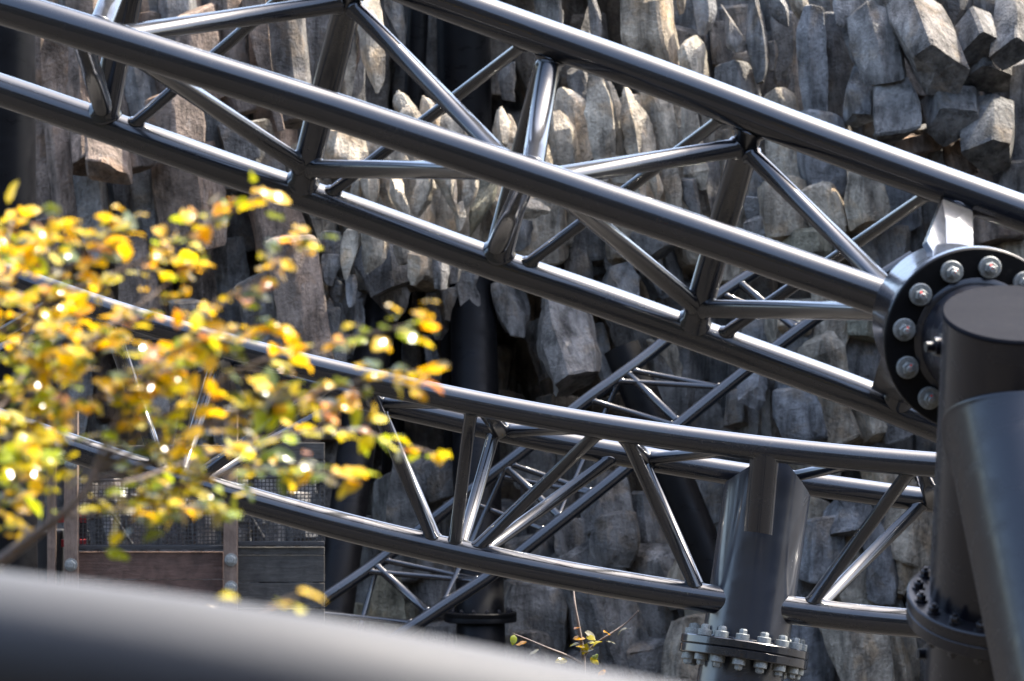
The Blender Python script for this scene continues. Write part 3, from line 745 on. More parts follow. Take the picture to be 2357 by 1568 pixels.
# deeper rocks and the rocks beyond the frame, joined: too hidden or too far out to pick apart
def joined_rocks(name, specs, tone):
    obs = []
    for sp in specs: obs.append(rock(*sp, name='deep_rock', rough=.6, ncuts=3, ends=(.95, .95)))
    V = []; F = []
    for o in obs:
        b = len(V); V += [v.co.copy() for v in o.data.vertices]
        F += [tuple(i + b for i in p.vertices) for p in o.data.polygons]
        me = o.data; bpy.data.objects.remove(o); bpy.data.meshes.remove(me)
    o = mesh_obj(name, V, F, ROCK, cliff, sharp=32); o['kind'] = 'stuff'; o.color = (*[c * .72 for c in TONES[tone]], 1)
    return o
R2 = random.Random(21)
def hollow(u, v):
    return (890 < u < 1440 and v < 260) or (820 < u < 1460 and 600 < v < 1120)
deep = []
for i in range(28):
    for j in range(12):
        u = -60 + i * 92 + R2.uniform(-40, 40); v = -80 + j * 150 + R2.uniform(-60, 60)
        wd = R2.uniform(110, 170); h = R2.uniform(300, 520); ln = R2.uniform(-10, 60)
        if any(hollow(u + e * wd * .5, v + f * h * .5) for e in (-1, 0, 1) for f in (-1, -.5, 0, .5, 1)): D = 48.6 + R2.uniform(0, .8)
        else: D = 45.9 + R2.uniform(-.2, .6)
        deep.append(([(u - ln * .5, v - h * .5, wd * .85), (u, v, wd), (u + ln * .5, v + h * .5, wd * .8)], D, 0.0, 'g'))
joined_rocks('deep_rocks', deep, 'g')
out = []
for i in range(150):
    side = R2.choice((-1, 1, 1, -1, 0))
    if not side: continue
    u = 1178 + side * R2.uniform(1290, 2700); v = R2.uniform(60, 1500)
    wd = R2.uniform(80, 170); h = R2.uniform(250, 500); ln = R2.uniform(0, 80)
    out.append(([(u - ln * .5, v - h * .5, wd * .9), (u, v, wd), (u + ln * .5, v + h * .5, wd * .8)], 45 + R2.uniform(-.3, .8), 0.0, 'g'))
for i in range(70):                       # unseen rocks added right of the picture to cast shade on the cliff
    D = R2.uniform(38.5, 46.5); x = R2.uniform(7.0, 9.5) + (46 - D) * .05; u = 1178.5 + x * FPX / D
    v = R2.uniform(-30, 1500); wd = R2.uniform(170, 260); h = R2.uniform(350, 600)
    out.append(([(u - 20, v - h * .5, wd * .9), (u, v, wd), (u + 20, v + h * .5, wd * .8)], D, 0.0, 'g'))
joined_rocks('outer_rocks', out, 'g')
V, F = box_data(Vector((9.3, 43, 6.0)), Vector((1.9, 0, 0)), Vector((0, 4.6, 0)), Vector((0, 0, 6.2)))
o = mesh_obj('added_shade_core', V, F, ROCK, cliff, smooth=False); o.color = (.15, .15, .148, 1)  # unseen block added behind those rocks to stop the sun
# ledges added over the two hollows to keep light out of them
led = []
for (u0, u1, vv) in ((860, 1480, 600), (880, 1460, -170)):
    n = 7
    for i in range(n):
        u = u0 + (u1 - u0) * (i + .5) / n; 
        led.append(([(u, vv - 70, 150), (u, vv + 20 + R2.uniform(-15, 25), 150)], 46.0, 0.0, 'g'))
        led.append(([(u, vv - 70, 150), (u, vv + 20 + R2.uniform(-15, 15), 150)], 46.8, 0.0, 'g'))
        led.append(([(u, vv - 70, 160), (u, vv + 20 + R2.uniform(-15, 15), 160)], 47.6, 0.0, 'g'))
        led.append(([(u, vv - 70, 160), (u, vv + 20 + R2.uniform(-15, 15), 160)], 48.5, 0.0, 'g'))
        led.append(([(u, vv - 70, 160), (u, vv + 20 + R2.uniform(-15, 15), 160)], 49.4, 0.0, 'g'))
joined_rocks('shade_ledges', led, 'g')

# ------------------------------------------------------------------ background support columns
def bgcol(label, pts, r, mat=PAINT_BACK, flange=None):
    t = thing('support_column', label, 'column', 'support columns against the cliff', 'thing')
    q = [P(*p) for p in pts]
    # carry on straight to the ground
    d = (q[-1] - q[-2]); 
    if d.z < 0: q.append(q[-1] + d * ((q[-1].z + .05) / -d.z))
    tube('shaft', q, r, mat, t, 40)
    if flange:
        c = P(*flange); ax = (q[-2] - q[-1]).normalized() if False else Vector((0, 0, 1))
        f = lathe('flange', [(r, -.055), (r*1.48, -.055), (r*1.5, -.05), (r*1.5, -.004), (r*1.49, 0), (r*1.49, .004), (r*1.5, .008), (r*1.5, .05), (r*1.48, .055), (r, .055)], c, ax, mat, t)
        for i in range(14):
            an = 2 * math.pi * i / 14
            b = link(bpy.data.objects.new('bolt', bolt_me('painted')), f)
            b.matrix_local = Matrix.Translation(c + Vector((math.cos(an), math.sin(an), 0)) * r * 1.25 + Vector((0, 0, .056)))
    return t

# ------------------------------------------------------------------ bolts
_bm = {}
def bolt_me(kind='nut'):
    """washer, hex nut and stud end, on the plane z = 0"""
    if kind in _bm: return _bm[kind]
    V = []; F = []; fm = []
    def add(prof, n, mi, rot=0.0, tint=None):
        b = len(V)
        for r, h in prof:
            for k in range(n):
                a = 2 * math.pi * k / n + rot; V.append(Vector((r * math.cos(a), r * math.sin(a), h)))
        for i in range(len(prof) - 1):
            for k in range(n):
                F.append((b+i*n+k, b+i*n+(k+1) % n, b+(i+1)*n+(k+1) % n, b+(i+1)*n+k)); fm.append(mi)
        F.append(tuple(b+(len(prof)-1)*n+k for k in range(n))); fm.append(mi)
    if kind == 'big':
        add([(.050, 0), (.052, .003), (.052, .020), (.048, .024)], 28, 0)
        add([(.030, .024), (.030, .050), (.026, .056)], 6, 0)
        add([(.015, .056), (.015, .074), (.012, .078)], 14, 0)
        b = len(V)
        V.extend([Vector((-.003, .004, .0792)), Vector((.004, .004, .0792)), Vector((.007, .022, .0572)), Vector((-.003, .023, .0572)), Vector((.010, .046, .0246)), Vector((-.004, .048, .0246)), Vector((.008, .0335, .0452)), Vector((-.006, .0335, .0452))])
        F.append((b, b+1, b+2, b+3)); fm.append(1)
    elif kind == 'spacer':
        add([(.046, 0), (.048, .003), (.048, .042), (.045, .046)], 24, 0)
        add([(.031, .046), (.031, .072), (.027, .078)], 6, 0, .3)
        add([(.018, .078), (.018, .083)], 14, 0)
    else:
        add([(.040, 0), (.040, .012)], 16, 0); add([(.030, .012), (.030, .040), (.026, .044)], 6, 0); add([(.015, .044), (.015, .06)], 10, 0)
    if kind == 'painted': V = [v * .72 for v in V]
    me = bpy.data.meshes.new('bolt_' + kind); me.from_pydata([tuple(v) for v in V], [], F)
    me.materials.append(PAINT_COL if kind == 'painted' else GALV); me.materials.append(REDMARK); me.polygons.foreach_set('material_index', fm)
    me.polygons.foreach_set('use_smooth', [True] * len(F)); me.set_sharp_from_angle(angle=math.radians(30)); me.update()
    _bm[kind] = me; return me
def put_bolt(parent, pos, axis, kind, spin=0.0):
    b = link(bpy.data.objects.new('bolt', bolt_me(kind)), parent)
    b.matrix_local = Matrix.Translation(pos) @ axis.to_track_quat('Z', 'Y').to_matrix().to_4x4() @ Matrix.Rotation(spin, 4, 'Z')
    return b

bgcol('dark support column at the left edge of the picture behind the upper track', [(18, -400, 38), (22, 784, 38), (26, 1500, 38)], .265)
bgcol('broad grey support column standing in the dark hollow behind the rocky crown', [(1062, -400, 46.9), (1075, 784, 46.9), (1104, 1500, 46.9)], .33)
bgcol('dark column with a bolted flange rising under the hanging rocks', [(1088, 640, 45.5), (1098, 1100, 44.4), (1108, 1500, 43.5)], .275, flange=(1106, 1420, 43.7))
bgcol('slim grey column leaning left beside the broad column at the top', [(985, -400, 46.6), (952, 240, 46.6), (900, 1100, 46.6)], .125)
bgcol('dark leaning support column right of the wooden hut', [(905, 600, 45.9), (838, 900, 44.6), (765, 1450, 43.4)], .215)
bgcol('dark support column leaning right behind the lower track braces', [(1430, 800, 43.6), (1546, 1083, 43.4), (1640, 1310, 43.2)], .21)

# ------------------------------------------------------------------ background track
bt = thing('coaster_track', 'thin blurred coaster track climbing diagonally in front of the shaded rocks', 'coaster track', 'coaster tracks')
B1 = Rail([(540, 1535, 41.5), (640, 1452, 41.6), (786, 1353, 41.8), (896, 1276, 42), (1019, 1180, 42), (1186, 1053, 42), (1326, 939, 42.2), (1439, 857, 42.4), (1526, 790, 42.6), (1640, 690, 42.8), (1760, 612, 43.0)], .072)
B2 = Rail([(800, 1545, 41.3), (926, 1459, 41.3), (1019, 1397, 41.4), (1139, 1318, 41.5), (1262, 1222, 41.6), (1436, 1083, 41.8), (1571, 971, 42.0), (1714, 856, 42.2), (1900, 716, 42.4), (2100, 590, 42.6)], .072)
B1.build(PAINT, bt, n=28); B2.build(PAINT, bt, n=28)
def mem(t, name, Ra, ua, Rb, ub, r, mat=PAINT, **kw):
    a, ta = Ra.at(ua); b, tb = Rb.at(ub)
    return member(name, a, b, r, mat, t, (a, ta, Ra.r), (b, tb, Rb.r), **kw)
B3 = Rail([(700, 1568, 43.0), (900, 1420, 43.0), (1180, 1208, 43.2), (1440, 985, 43.4), (1620, 850, 43.6), (1800, 720, 43.8)], .05)
for (u1, u2, r, nm) in ((878, 1112, .030, 'tie'), (862, 992, .044, 'brace'), (700, 962, .030, 'tie'), (1168, 1372, .030, 'tie'), (1160, 1296, .044, 'brace'), (1060, 1262, .030, 'tie'), (1446, 1668, .030, 'tie'), (1440, 1566, .044, 'brace'), (1352, 1560, .030, 'tie'), (600, 812, .030, 'tie'), (1660, 1850, .030, 'tie'), (1700, 1838, .044, 'brace')):
    mem(bt, nm, B1, u1, B2, u2, r, n=16)
for (u1, u2) in ((900, 1140), (1192, 1400), (1470, 1700)): mem(bt, 'tie', B1, u1 - 60, B2, u2 - 30, .030, n=14)
for (u1, u2) in ((1112, 1300), (812, 996), (1372, 1570)): mem(bt, 'brace', B2, u1 - 100, B1, u1 + 60, .026, n=14)

# ------------------------------------------------------------------ upper track
ut = thing('coaster_track', 'large near coaster track of three dark tubes sloping down to a bolted flange', 'coaster track', 'coaster tracks')
RA = Rail([(-100, -425, 19.6), (500, -197, 19.4), (800, -85, 19.3), (1016, 0, 19.3), (1286, 98, 19.3), (1571, 201, 19.2), (1904, 329, 19.1), (2357, 494, 19.0), (2700, 615, 18.9)], .094)
RB = Rail([(-400, -100, 19.1), (0, 14, 18.8), (333, 118, 18.7), (667, 223, 18.7), (786, 261, 18.7), (1186, 395, 18.6), (1530, 512, 18.5), (1871, 630, 18.4), (2038, 689, 18.35), (2130, 722, 18.3)], .0905)
RC = Rail([(-400, 75, 20.3), (0, 207, 20.2), (333, 322, 20.1), (600, 417, 20.1), (786, 479, 20.1), (1119, 601, 20.0), (1386, 692, 20.0), (1571, 759, 20.0), (1738, 819, 20.0), (2004, 917, 19.9), (2151, 978, 19.9), (2400, 1080, 19.8), (2700, 1205, 19.7)], .0865)
for R_ in (RA, RB, RC): R_.build(PAINT, ut, n=48)
posts = {}
for k, (ua, uc) in enumerate(((345, 236), (822, 690), (1277, 1142), (1737, 1592), (2205, 2062))):
    a, ta = RA.at(ua); c, tc = RC.at(uc)
    member('post', a, c, .073, PAINT, ut, (a, ta, RA.r), (c, tc, RC.r), n=36, bead=.016)
    posts[k] = (a, c)
def on_post(k, t): return posts[k][0].lerp(posts[k][1], t)
def pmem(nm, k, t, ub, r, shift=0.0):
    a = on_post(k, t); pd = (posts[k][1] - posts[k][0]).normalized()
    b, tb = RB.at(ub)
    return member(nm, a, b, r, PAINT, ut, (a, pd, .073), (b, tb, RB.r), n=28, bead=.013)
# triangle ties at the panel points
for k, ub, ta_, ub2, uc in ((0, 222, .10, 182, 236), (2, 1222, .09, 1216, 1134)):
    pmem('tie', k, ta_, ub, .056)
    b_, tb_ = RB.at(ub2); c_, tc_ = RC.at(uc)
    member('tie', b_, c_ + Vector((.01, .04, .06)), .052, PAINT, ut, (b_, tb_, RB.r), (c_, tc_, RC.r), n=28, bead=.013)
# struts from the posts out to the near tube
for k, t, ub, r in ((1, .15, 235, .048), (1, .15, 1192, .043), (3, .14, 1240, .048), (3, .15, 2092, .043), (1, .885, 262, .046), (1, .885, 1180, .046), (3, .885, 1262, .046), (3, .885, 2118, .046)):
    pmem('strut', k, t, ub, r)
for ua, uc in ((760, 285), (1236, 737), (1695, 1190), (2168, 1643)):
    mem(ut, 'brace', RA, ua, RC, uc, .030, n=24)

# bolted flange carrying the track
FN = Vector((.085, -.98, -.15)).normalized()          # flange axis, towards the column
FC = P(2247, 783, 17.55)
fl = lathe('flange', [(.20, .0), (.415, 0), (.424, .008), (.424, .046), (.418, .052), (.20, .052)], FC - FN * .052, FN, BLACK, ut, 96, 30)
lathe('flange_rim', [(.4235, -.006), (.427, -.003), (.427, .036), (.4235, .040)], FC - FN * .050, FN, PAINT, fl, 96, 30)
fx = FN.cross(Vector((0, 0, 1))).normalized(); fy = fx.cross(FN).normalized()
if fx.x < 0: fx = -fx
if fy.z < 0: fy = -fy
for i in range(12):
    an = math.radians(81.5 + 30 * i)
    put_bolt(fl, FC + (fx * math.cos(an) + fy * math.sin(an)) * .340, FN, 'big', spin=random.Random(i).uniform(-.5, .5))
for i in range(12):
    an = math.radians(81.5 + 30 * i)
lathe('stub_pipe', [(.30, 0), (.362, 0), (.362, .62), (.30, .62)], FC - FN * .66, FN, PAINT, ut, 72)
# gusset plates from the rails to the stub pipe
def plate(name, corners, thick, mat, parent):
    nrm = (corners[1] - corners[0]).cross(corners[2] - corners[0]).normalized() * thick * .5
    n = len(corners); V = [c + nrm for c in corners] + [c - nrm for c in corners]
    F = [tuple(range(n)), tuple(range(2*n-1, n-1, -1))] + [((i+1) % n, i, n+i, n+(i+1) % n) for i in range(n)]
    return mesh_obj(name, V, F, mat, parent, smooth=False)
plate('gusset', [P(2172, 455, 19.0), P(2236, 478, 19.0), P(2238, 640, 18.2), P(2128, 575, 18.2)], .03, PAINT, ut)
plate('gusset', [P(2170, 452, 19.05), P(2128, 560, 18.05), P(2176, 640, 17.85)], .03, PAINT, ut)
plate('gusset', [P(2008, 890, 19.8), P(2120, 940, 19.7), P(2150, 880, 18.2), P(2036, 800, 18.3)], .03, PAINT, ut)
member('saddle_pipe', RA.at(2205)[0], P(2214, 660, 18.98), .068, PAINT, ut, (RA.at(2205)[0], RA.at(2205)[1], RA.r), None, n=36)
member('saddle_pipe', RC.at(2062)[0], P(2130, 760, 19.8), .068, PAINT, ut, (RC.at(2062)[0], RC.at(2062)[1], RC.r), None, n=36)

# ------------------------------------------------------------------ the near column that carries the upper track
rc = thing('support_column', 'massive dark capped column with diagonal brace at the right edge', 'column', None, 'thing')
cax = Vector((.002, -.39, .92)).normalized()           # column axis, upwards (leans to the camera)
ctop = P(2338, 728, 15.75)
CR = .297
cbot = ctop - cax * ((ctop.z + .05) / cax.z)
V, F = sweep_data([ctop, ctop - cax * .4, ctop - cax * 1.3, cbot], CR, 72); mesh_obj('shaft', V, F, PAINT_COL, rc, sharp=40)
lathe('cap_plate', [(.285, -.01), (.300, -.004), (.302, .006), (.296, .016), (.0, .016)], ctop, cax, CAPM, rc, 72, 30)
lathe('stub_pipe', [(.0, .0), (.262, .0), (.262, .5), (.275, .92), (.30, 1.35), (.30, 1.6)], FC + FN * .0, FN, PAINT_COL, rc, 64)
lathe('weld_collar', [(.262, .0), (.288, .004), (.290, .016), (.264, .034)], FC, FN, PAINT_COL, rc, 64)
cfc = ctop - cax * 1.335                               # flange further down
cf = lathe('flange', [(.29, -.06), (.384, -.06), (.390, -.054), (.390, -.004), (.385, 0), (.385, .003), (.390, .007), (.390, .054), (.384, .06), (.29, .06)], cfc, cax, PAINT_COL, rc, 96, 30)
cx, cy = frame(cax)
for i in range(18):
    an = 2 * math.pi * i / 18
    put_bolt(cf, cfc + cax * .06 + (cx * math.cos(an) + cy * math.sin(an)) * .343, cax, 'painted', i * .7)
    put_bolt(cf, cfc - cax * .06 + (cx * math.cos(an) + cy * math.sin(an)) * .343, -cax, 'painted', i * .9)
br0 = P(2345, 950, 15.72); br1 = P(2482, 1568, 14.6)
bd = (br1 - br0).normalized(); br2 = br0 + bd * ((br0.z + .05) / -bd.z)
bra = br0 - bd * .02
member('diagonal_brace', ctop - cax * .42 - bd * .0, br2, .285, PAINT_COL, rc, (ctop, cax, CR), None, n=72, bead=.016)
for (u, v, D) in ((2170, 798, 15.95), (2150, 1505, 16.45)):
    c0 = P(u, v, D)
    o = lathe('lug_bolt', [(.022, -.075), (.022, -.04), (.040, -.04), (.040, -.012), (.028, -.010), (.056, -.006), (.056, .010), (.044, .014), (.052, .018), (.052, .05), (.04, .06), (.04, .14)], c0, Vector((1, .25, 0)), PAINT_COL, rc, 14, 30)

# ------------------------------------------------------------------ lower track
lt = thing('coaster_track', 'sharp lower coaster track of three dark tubes welded to a flanged column', 'coaster track', 'coaster tracks')
T1 = Rail([(-400, 470, 26.6), (-150, 570, 26.5), (20, 636, 26.5), (160, 686, 26.4), (333, 742, 26.4), (560, 806, 26.4), (786, 862, 26.4), (1119, 934, 26.4), (1452, 992, 26.4), (1800, 1038, 26.4), (2151, 1070, 26.4), (2600, 1100, 26.4)], .0875)
T2 = Rail([(-400, 820, 26.9), (-150, 915, 26.9), (0, 974, 26.9), (233, 1054, 26.9), (333, 1085, 26.9), (533, 1142, 26.9), (786, 1211, 26.9), (1000, 1262, 26.9), (1186, 1301, 26.8), (1380, 1338, 26.8), (1571, 1369, 26.8), (1871, 1411, 26.8), (2091, 1434, 26.8), (2600, 1470, 26.8)], .100)
T3 = Rail([(-400, 490, 27.5), (-150, 600, 27.5), (300, 768, 27.5), (600, 853, 27.5), (886, 930, 27.5), (1019, 960, 27.5), (1286, 1019, 27.5), (1662, 1086, 27.5), (2004, 1134, 27.5), (2138, 1152, 27.5), (2600, 1205, 27.5)], .086)
for R_ in (T1, T2, T3): R_.build(PAINT, lt, n=48)
for (Ra, ua, ub, r) in ((T1, 838, 1006, .044), (T3, 868, 1014, .044), (T1, 1087, 1044, .045), (T3, 1140, 1058, .045), (T1, 1392, 1078, .045), (T3, 1424, 1094, .045),
        (T1, 1432, 1612, .045), (T3, 1476, 1620, .045), (T1, 2108, 1852, .046), (T3, 2132, 1868, .046),
        (T1, 236, 374, .044), (T3, 262, 380, .044), (T1, 452, 402, .045), (T3, 500, 414, .045), (T1, 792, 432, .045), (T3, 820, 444, .045),
        (T1, 150, -210, .045), (T3, 180, -200, .045)):
    mem(lt, 'strut', Ra, ua, T2, ub, r, n=24, bead=.009)
for ua, ub in ((240, 280), (478, 520), (826, 866), (1108, 1152), (1424, 1480), (2120, 2148)):
    mem(lt, 'tie', T1, ua, T3, ub, .060, n=28)
for ub, ua in ((1164, 1405), (1492, 1740), (1790, 2010), (880, 1090), (535, 800), (290, 460)):
    mem(lt, 'brace', T3, ub, T1, ua, .040, n=20)
# head of the column: pipe cut like a gable with a half pipe under the near rail
lax = Vector((.148, .10, .98)).normalized()            # column axis upwards
lf = P(1713, 1500, 26.9)                               # middle of the flange joint
htop = 1.36
lxx = Vector((0, 1, 0)).cross(lax).normalized(); lxx = lxx if lxx.x > 0 else -lxx
lyy = lax.cross(lxx).normalized(); lyy = lyy if lyy.y < 0 else -lyy        # towards the camera
LR = .305
n = 72; V = []; F = []
rings = [(.06, 1), (.3, 1), (.6, 1), (.9, 1)]
for h, _ in rings:
    for k in range(n):
        an = 2*math.pi*k/n; V.append(lf + lax*h + (lxx*math.cos(an) + lyy*math.sin(an))*LR)
for k in range(n):
    an = 2*math.pi*k/n; cxx = math.cos(an)
    h = 1.335 - max(0, abs(cxx + .02) - .30) * .27
    V.append(lf + lax*h + (lxx*math.cos(an) + lyy*math.sin(an))*LR)
for k in range(n):                                     # wall thickness at the cut
    an = 2*math.pi*k/n; cxx = math.cos(an)
    h = 1.335 - max(0, abs(cxx + .02) - .30) * .27
    V.append(lf + lax*h + (lxx*math.cos(an) + lyy*math.sin(an))*(LR - .025))
for k in range(n):
    an = 2*math.pi*k/n; V.append(lf + lax*.2 + (lxx*math.cos(an) + lyy*math.sin(an))*(LR - .025))
for i in range(6):
    for k in range(n): F.append((i*n+k, i*n+(k+1) % n, (i+1)*n+(k+1) % n, (i+1)*n+k))
mesh_obj('column_head', V, F, PAINT_SATIN, lt, sharp=40)
# half pipe
hp_top = P(1760, 1050, 26.4); hp_bot = P(1745, 1228, 26.52); hd = (hp_top - hp_bot).normalized()
V = []; F = []; m_ = 20
for rr in (.100, .082):
    for c in (hp_bot, hp_top):
        for k in range(m_ + 1):
            an = math.pi * k / m_
            V.append(c + lxx * (math.cos(an) * rr) + lyy * (math.sin(an) * rr * .85))
q = m_ + 1
for k in range(m_):
    F.append((k, k+1, q+k+1, q+k)); F.append((2*q+k+1, 2*q+k, 3*q+k, 3*q+k+1)); F.append((k+1, k, 2*q+k, 2*q+k+1)); F.append((q+k, q+k+1, 3*q+k+1, 3*q+k))
mesh_obj('saddle_half_pipe', V, F, PAINT, lt, sharp=40)
# top flange of the pair, bolts from above
hf = lathe('flange', [(LR - .02, .004), (.446, .004), (.452, .010), (.452, .056), (.446, .062), (LR - .02, .062)], lf, lax, PAINT, lt, 96, 30)
NB = 16
for i in range(NB):
    an = 2*math.pi*(i + .35)/NB
    put_bolt(hf, lf + lax*.062 + (lxx*math.cos(an) + lyy*math.sin(an))*.384, lax, 'spacer', i*.8)
lathe('weld_collar', [(LR + .001, .062), (LR + .014, .064), (LR + .012, .074), (LR + .001, .082)], lf, lax, PAINT, lt, 72)
lc = thing('support_column', 'dark flanged column under the sharp lower track with grey bolts', 'column', None, 'thing')
lb = lf - lax * ((lf.z + .05) / lax.z)
V, F = sweep_data([lf - lax*.05, lf - lax*1.5, lb], LR - .004, 72); mesh_obj('shaft', V, F, PAINT_SATIN, lc, sharp=40)
bf = lathe('flange', [(LR - .02, -.062), (.446, -.062), (.452, -.056), (.452, -.006), (.446, 0), (LR - .02, 0)], lf, lax, PAINT, lc, 96, 30)
for i in range(NB):
    an = 2*math.pi*(i + .35)/NB
    put_bolt(bf, lf - lax*.062 + (lxx*math.cos(an) + lyy*math.sin(an))*.384, -lax, 'spacer', i*.6)

# ------------------------------------------------------------------ wooden hut at the lower left
hut = thing('wooden_hut', 'brown timber hut wall with wire mesh windows behind the yellow leaves', 'hut')
HD = 40.0; HS = HD / FPX
def c7(x, y, D=HD): return P(*W('C7', x, y), D)
def hbox(name, x0, y0, x1, y1, D, th, mat, parent=hut, bev=.006):
    a = c7(x0, y0, D); b = c7(x1, y1, D); c = (a + b) * .5
    return bevel_box(name, c, Vector((abs(b.x - a.x) * .5, 0, 0)), Vector((0, th * .5, 0)), Vector((0, 0, abs(b.z - a.z) * .5)), mat, parent, bev)
def hpost(x0, x1, y0, y1, skew=0):
    o = hbox('post', x0, y0, x1, y1, 39.9, .13, WOODP)
    return o
p1 = hpost(446, 540, -300, 2600); p2 = hpost(1545, 1640, -300, 2600); p3 = hpost(330, 385, -300, 2600); p0 = hpost(-20, 50, -300, 2600)
for (pp, x, y) in ((p1, 495, 760), (p2, 1598, 725), (p2, 1598, 915), (p1, 495, 60)):
    b = put_bolt(pp, c7(x, y, 39.9) + Vector((0, -.066, 0)), Vector((0, -1, 0)), 'nut', .3)
    b.scale = (1.7, 1.7, 1)
hbox('board', 545, 672, 1542, 860, 40.02, .05, WOOD); hbox('board', 545, 866, 1542, 1055, 40.03, .05, WOOD); hbox('board', 545, 1062, 1542, 1250, 40.02, .05, WOOD)
hbox('board', 545, 1256, 1542, 1445, 40.03, .05, WOOD)
hbox('board', 545, 60, 1542, 165, 40.02, .05, WOODD); hbox('board', 545, -60, 1542, 54, 40.03, .05, WOODD); hbox('board', 1644, 40, 2240, 148, 40.03, .05, WOODD); hbox('board', 1644, -80, 2240, 34, 40.02, .05, WOODD)
for k, (y0, y1) in enumerate(((640, 692), (698, 880), (888, 1060), (1068, 1240), (1248, 1430))):
    hbox('plank', 1644, y0, 2240, y1, 40.02 + .02 * (k % 2), .06, WOODD)
hbox('mesh_rail', 545, 628, 1542, 656, 39.96, .06, STEELBAR); hbox('mesh_rail', 1644, 600, 2240, 630, 39.96, .06, STEELBAR)
hbox('mesh_rail', 545, 172, 1542, 190, 39.96, .05, STEELBAR); hbox('mesh_rail', 1644, 150, 2240, 168, 39.96, .05, STEELBAR)
def wire_mesh(x0, y0, x1, y1):
    V = []; F = []
    def bar(a, b, hw):
        d = (b - a).normalized(); s1 = d.cross(Vector((0, 1, 0))).normalized() * hw; s2 = Vector((0, hw, 0))
        bse = len(V)
        for c in (a, b): V.extend([c + s1 + s2, c - s1 + s2, c - s1 - s2, c + s1 - s2])
        for k in range(4): F.append((bse+k, bse+(k+1) % 4, bse+4+(k+1) % 4, bse+4+k))
    st = 27
    k = 0
    x = x0
    while x < x1: bar(c7(x, y0, 39.985), c7(x, y1, 39.985), .0052); x += st
    y = y0
    while y < y1: bar(c7(x0, y, 39.995), c7(x1, y, 39.995), .0052); y += st
    o = mesh_obj('wire_mesh', V, F, WIRE, hut, smooth=False); o['kind'] = 'stuff'
wire_mesh(545, 190, 1542, 628); wire_mesh(1644, 168, 2240, 600)
# diagonal straps and the dark inside
for (x0, y0, x1, y1) in ((700, 290, 915, 625), (590, 400, 760, 340), (1700, 380, 1830, 590), (1300, 330, 1240, 380)):
    a = c7(x0, y0, 40.06); b = c7(x1, y1, 40.06)
    tube('strap', [a, b], .016, STEELBAR, hut, 10)
# stone face seen through the mesh
STN = []
rs = random.Random(5)
for i in range(8):
    for j in range(3):
        x = 560 + i * 215 + rs.uniform(-20, 20); y = 200 + j * 160 + rs.uniform(-20, 20)
        STN.append(([(*W('C7', x, y - 95), 70), (*W('C7', x + 6, y + 95), 72)], 40.65 + rs.uniform(-.05, .1), 0, 'c'))
for sp in STN:
    o = rock(*sp, seed=rs.random(), name='wall_stone', rough=.5); o.parent = hut
# black box with red webbing by the post
bx = thing('storage_bin', 'black bin with two red bands beside the wooden post', 'bin')
hbox('body', 165, 520, 440, 1500, 40.25, .5, BLACKPL, bx, .03)
hbox('red_band', 398, 418, 600, 470, 40.05, .03, REDBAND, bx, .004); hbox('red_band', 398, 588, 600, 640, 40.05, .03, REDBAND, bx, .004)
hbox('side_panel', 445, 400, 602, 660, 40.14, .12, BLACKPL, bx, .02)

# ------------------------------------------------------------------ small sapling below the lower track
def c8(x, y, D): return P(*W('C8', x, y), D)
LEAFTINT = [((.82, .53, .008), 46), ((.80, .38, .008), 9), ((.66, .56, .015), 26), ((.34, .42, .02), 9), ((.11, .15, .035), 12), ((.40, .18, .05), 6), ((.34, .32, .20), 6)]
LEAFLOW = [((.66, .56, .015), 34), ((.80, .52, .012), 18), ((.38, .46, .02), 22), ((.13, .18, .035), 16), ((.34, .32, .20), 10)]
def tint(r, tab=LEAFTINT):
    x = r.uniform(0, sum(w_ for _, w_ in tab))
    for c, w_ in tab:
        x -= w_
        if x <= 0: break
    j = r.uniform(.85, 1.15) * .84; return (c[0]*j, c[1]*j*r.uniform(.92, 1.08), c[2]*j, 1)
def leaf_data(L, curl, fold, wave, r, nu=6, nv=4):
    """beech leaf: oval, pointed, folded along the midrib, edge slightly wavy"""
    V = []; F = []
    for i in range(nu + 1):
        t = i / nu
        hw = L * .31 * (math.sin(math.pi * min(1, t ** .85)) ** .75) if 0 < t < 1 else L * .012
        for j in range(nv + 1):
            s = j / nv * 2 - 1
            z = -curl * L * (t - .4) ** 2 + fold * abs(s) * hw + wave * L * math.sin(t * 11 + s * 2 + r) * abs(s) * .5
            V.append(Vector((t * L, s * hw, z)))
    for i in range(nu):
        for j in range(nv):
            a = i * (nv + 1) + j; F.append((a, a + 1, a + nv + 2, a + nv + 1))
    return V, F
LEAFM = []
rl = random.Random(3)
for k in range(8):
    V, F = leaf_data(1.0, rl.uniform(-.1, .7), rl.uniform(-.1, .5), rl.uniform(.02, .09), rl.uniform(0, 6))
    me = bpy.data.meshes.new('leaf'); me.from_pydata([tuple(v) for v in V], [], F)
    me.polygons.foreach_set('use_smooth', [True] * len(F)); me.materials.append(LEAF); me.update(); LEAFM.append(me)
    ca_ = me.color_attributes.new('tint', 'FLOAT_COLOR', 'POINT'); ca_.data.foreach_set('color', [1.0] * (4 * len(me.vertices)))
def leaf_mat4(pos, direc, up, L):
    x = direc.normalized(); z = (up - x * up.dot(x)).normalized(); y = z.cross(x)
    M = Matrix(((x.x*L, y.x*L, z.x*L, pos.x), (x.y*L, y.y*L, z.y*L, pos.y), (x.z*L, y.z*L, z.z*L, pos.z), (0, 0, 0, 1)))
    return M
def put_leaf(parent, r, pos, direc, up, L, col=None):
    o = link(bpy.data.objects.new('leaf', r.choice(LEAFM)), parent)
    o.matrix_local = leaf_mat4(pos, direc, up, L); o.color = col or tint(r)
    return o
sp = thing('sapling', 'thin leafless sapling twigs with a few bronze leaves below the lower track', 'sapling')
SD = 28.2
